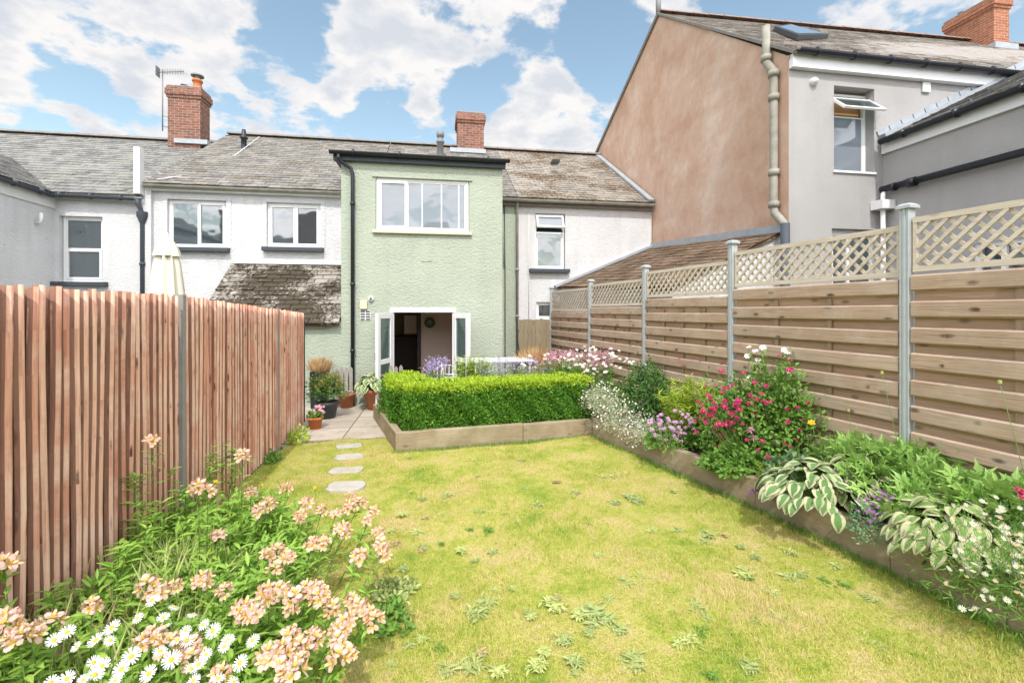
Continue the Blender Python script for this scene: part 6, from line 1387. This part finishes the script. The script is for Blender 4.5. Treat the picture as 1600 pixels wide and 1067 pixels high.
for u, v, z in DP:
    z += .09; x, y = G(u, v, z); fp.append((x,y,z)); b_ = (x+random.uniform(-.08,.08), y+random.uniform(-.05,.1), .02); stems(g, [b_], [(x,y,z)], .0022, 1, .03, 5); stem_leaves(g, b_, (x,y,z), 10, T_lance, (.04,.06), 0, .05, .7)
g.build('foliage', [L_mid, L_stem], root); bloom(root, me_ox, fp, smin=.6, smax=.95, jit=.8)
# small yellow dandelion-like blooms
for i, (u, v, z, lab) in enumerate(((606,881,.08,'yellow dandelion flower at the lawn edge right of the lilies'),(337,753,.75,'small yellow flower on a thin stem before the red fence'),(408,757,.3,'yellow hawkweed flower beside the concrete path stones'),(492,762,.3,'yellow hawkweed flower above the lily clump'))):
    x, y = G(u, v, z); root = thing('yellow_wildflower', lab, 'flower', (x,y,0), 'small yellow wildflowers'); g = MB(); g.tube([(x+.02,y+.02,0),(x,y,z)], .002, 6); g.build('stem', [L_stem], root); bloom(root, [me_yel], [(x,y,z)], smin=.5, smax=.6)
# green tuft at the foot of the fence near the patio and along its base
for (u, v, r_, h_, lab) in ((466,690,.18,.2,'lime green weeds at the far foot of the red fence'),(425,722,.12,.12,'small weeds at the foot of the red fence'),(606,975,.15,.10,'dark leafy weeds where the lilies meet the lawn'),(614,925,.16,.05,'low pale weeds on the lawn beside the lilies')):
    x, y = G(u, v); root = thing('weed_clump', lab, 'weeds', (x,y,0), 'weed clumps at the lawn edges'); g = MB(); mound(g, (x,y,0), (r_,r_,h_), int(1800*r_), T_oval, (.03,.05), 0, zmin=0, lump=.35); g.build('foliage', [L_lime if 'lime' in lab else (L_weed if 'pale' in lab else L_mid)], root)
# rosettes of broad-leaved weeds in the lawn
def rosette(n, mat, s):
    g = MB(); an = rng.uniform(0,6.28,n); o = np.stack([np.cos(an), np.sin(an), rng.uniform(.05,.6,n)],1); L_ = rng.uniform(s*.45,s,n); sp_ = s*.42; g.inst(T_lance, np.stack([rng.normal(0,sp_,n), rng.normal(0,sp_*.7,n), rng.uniform(-.018,-.002,n)],1), frames(o, np.tile([[0,0,1.]],(n,1))+rdir(n)*.3), np.stack([L_*1.1,L_,L_],1), 0); return g.mesh('weed_leaves', [mat])
ros = [rosette(80, L_weed, .062), rosette(80, L_pale, .052), rosette(50, L_weed, .045), rosette(60, L_mid, .045), rosette(60, L_straw, .05)]
W = [(775,925),(800,920),(748,745),(780,745),(815,720),(640,770),(660,780),(700,775),(735,828),(870,838),(920,820),(935,868),(980,910),(1010,905),(1090,950),(1095,990),(870,950),(905,960),(930,955),(830,965),(880,1000),(850,1020),(920,990),(840,1040),(900,1035),(1080,1000),(1060,1005),(640,1010),(690,1015),(660,1000),(610,1040),(740,1040),(780,1050),(750,1020),(1240,905),(1060,830),(1020,830),(1320,915),(1360,935),(900,770),(870,752),(690,850),(720,860),(660,860),(770,862),(840,790),(960,785),(610,830),(620,850),(630,890),(900,1052),(1020,945),(700,1045),(990,1030),(1180,870),(740,720),(800,735),(960,745),(860,940),(945,965)]
for _ in range(75):
    u_, v_ = random.uniform(600,1480), random.uniform(705,1060)
    gx_, gy_ = G(u_, v_)
    if in_poly(np.array([gx_+.12]), np.array([gy_+.1]), lawn_poly)[0] and not in_poly(np.array([gx_-.25]), np.array([gy_]), BEDL)[0] and u_ > 600+(v_ > 850)*60: W.append((u_, v_))
for (u, v) in W:
    x, y = G(u, v); k = random.choices([0,1,2,3,4],[4,4,3,1.2,.3])[0]
    tag(place('lawn_weed', ros[k], None, (x,y,.012), (0,0,random.uniform(0,6.28)), random.uniform(.55,1.25)), 'flat grey green weed rosette in the lawn', 'weed', 'weed rosettes in the lawn')
print('objects', len(bpy.data.objects))
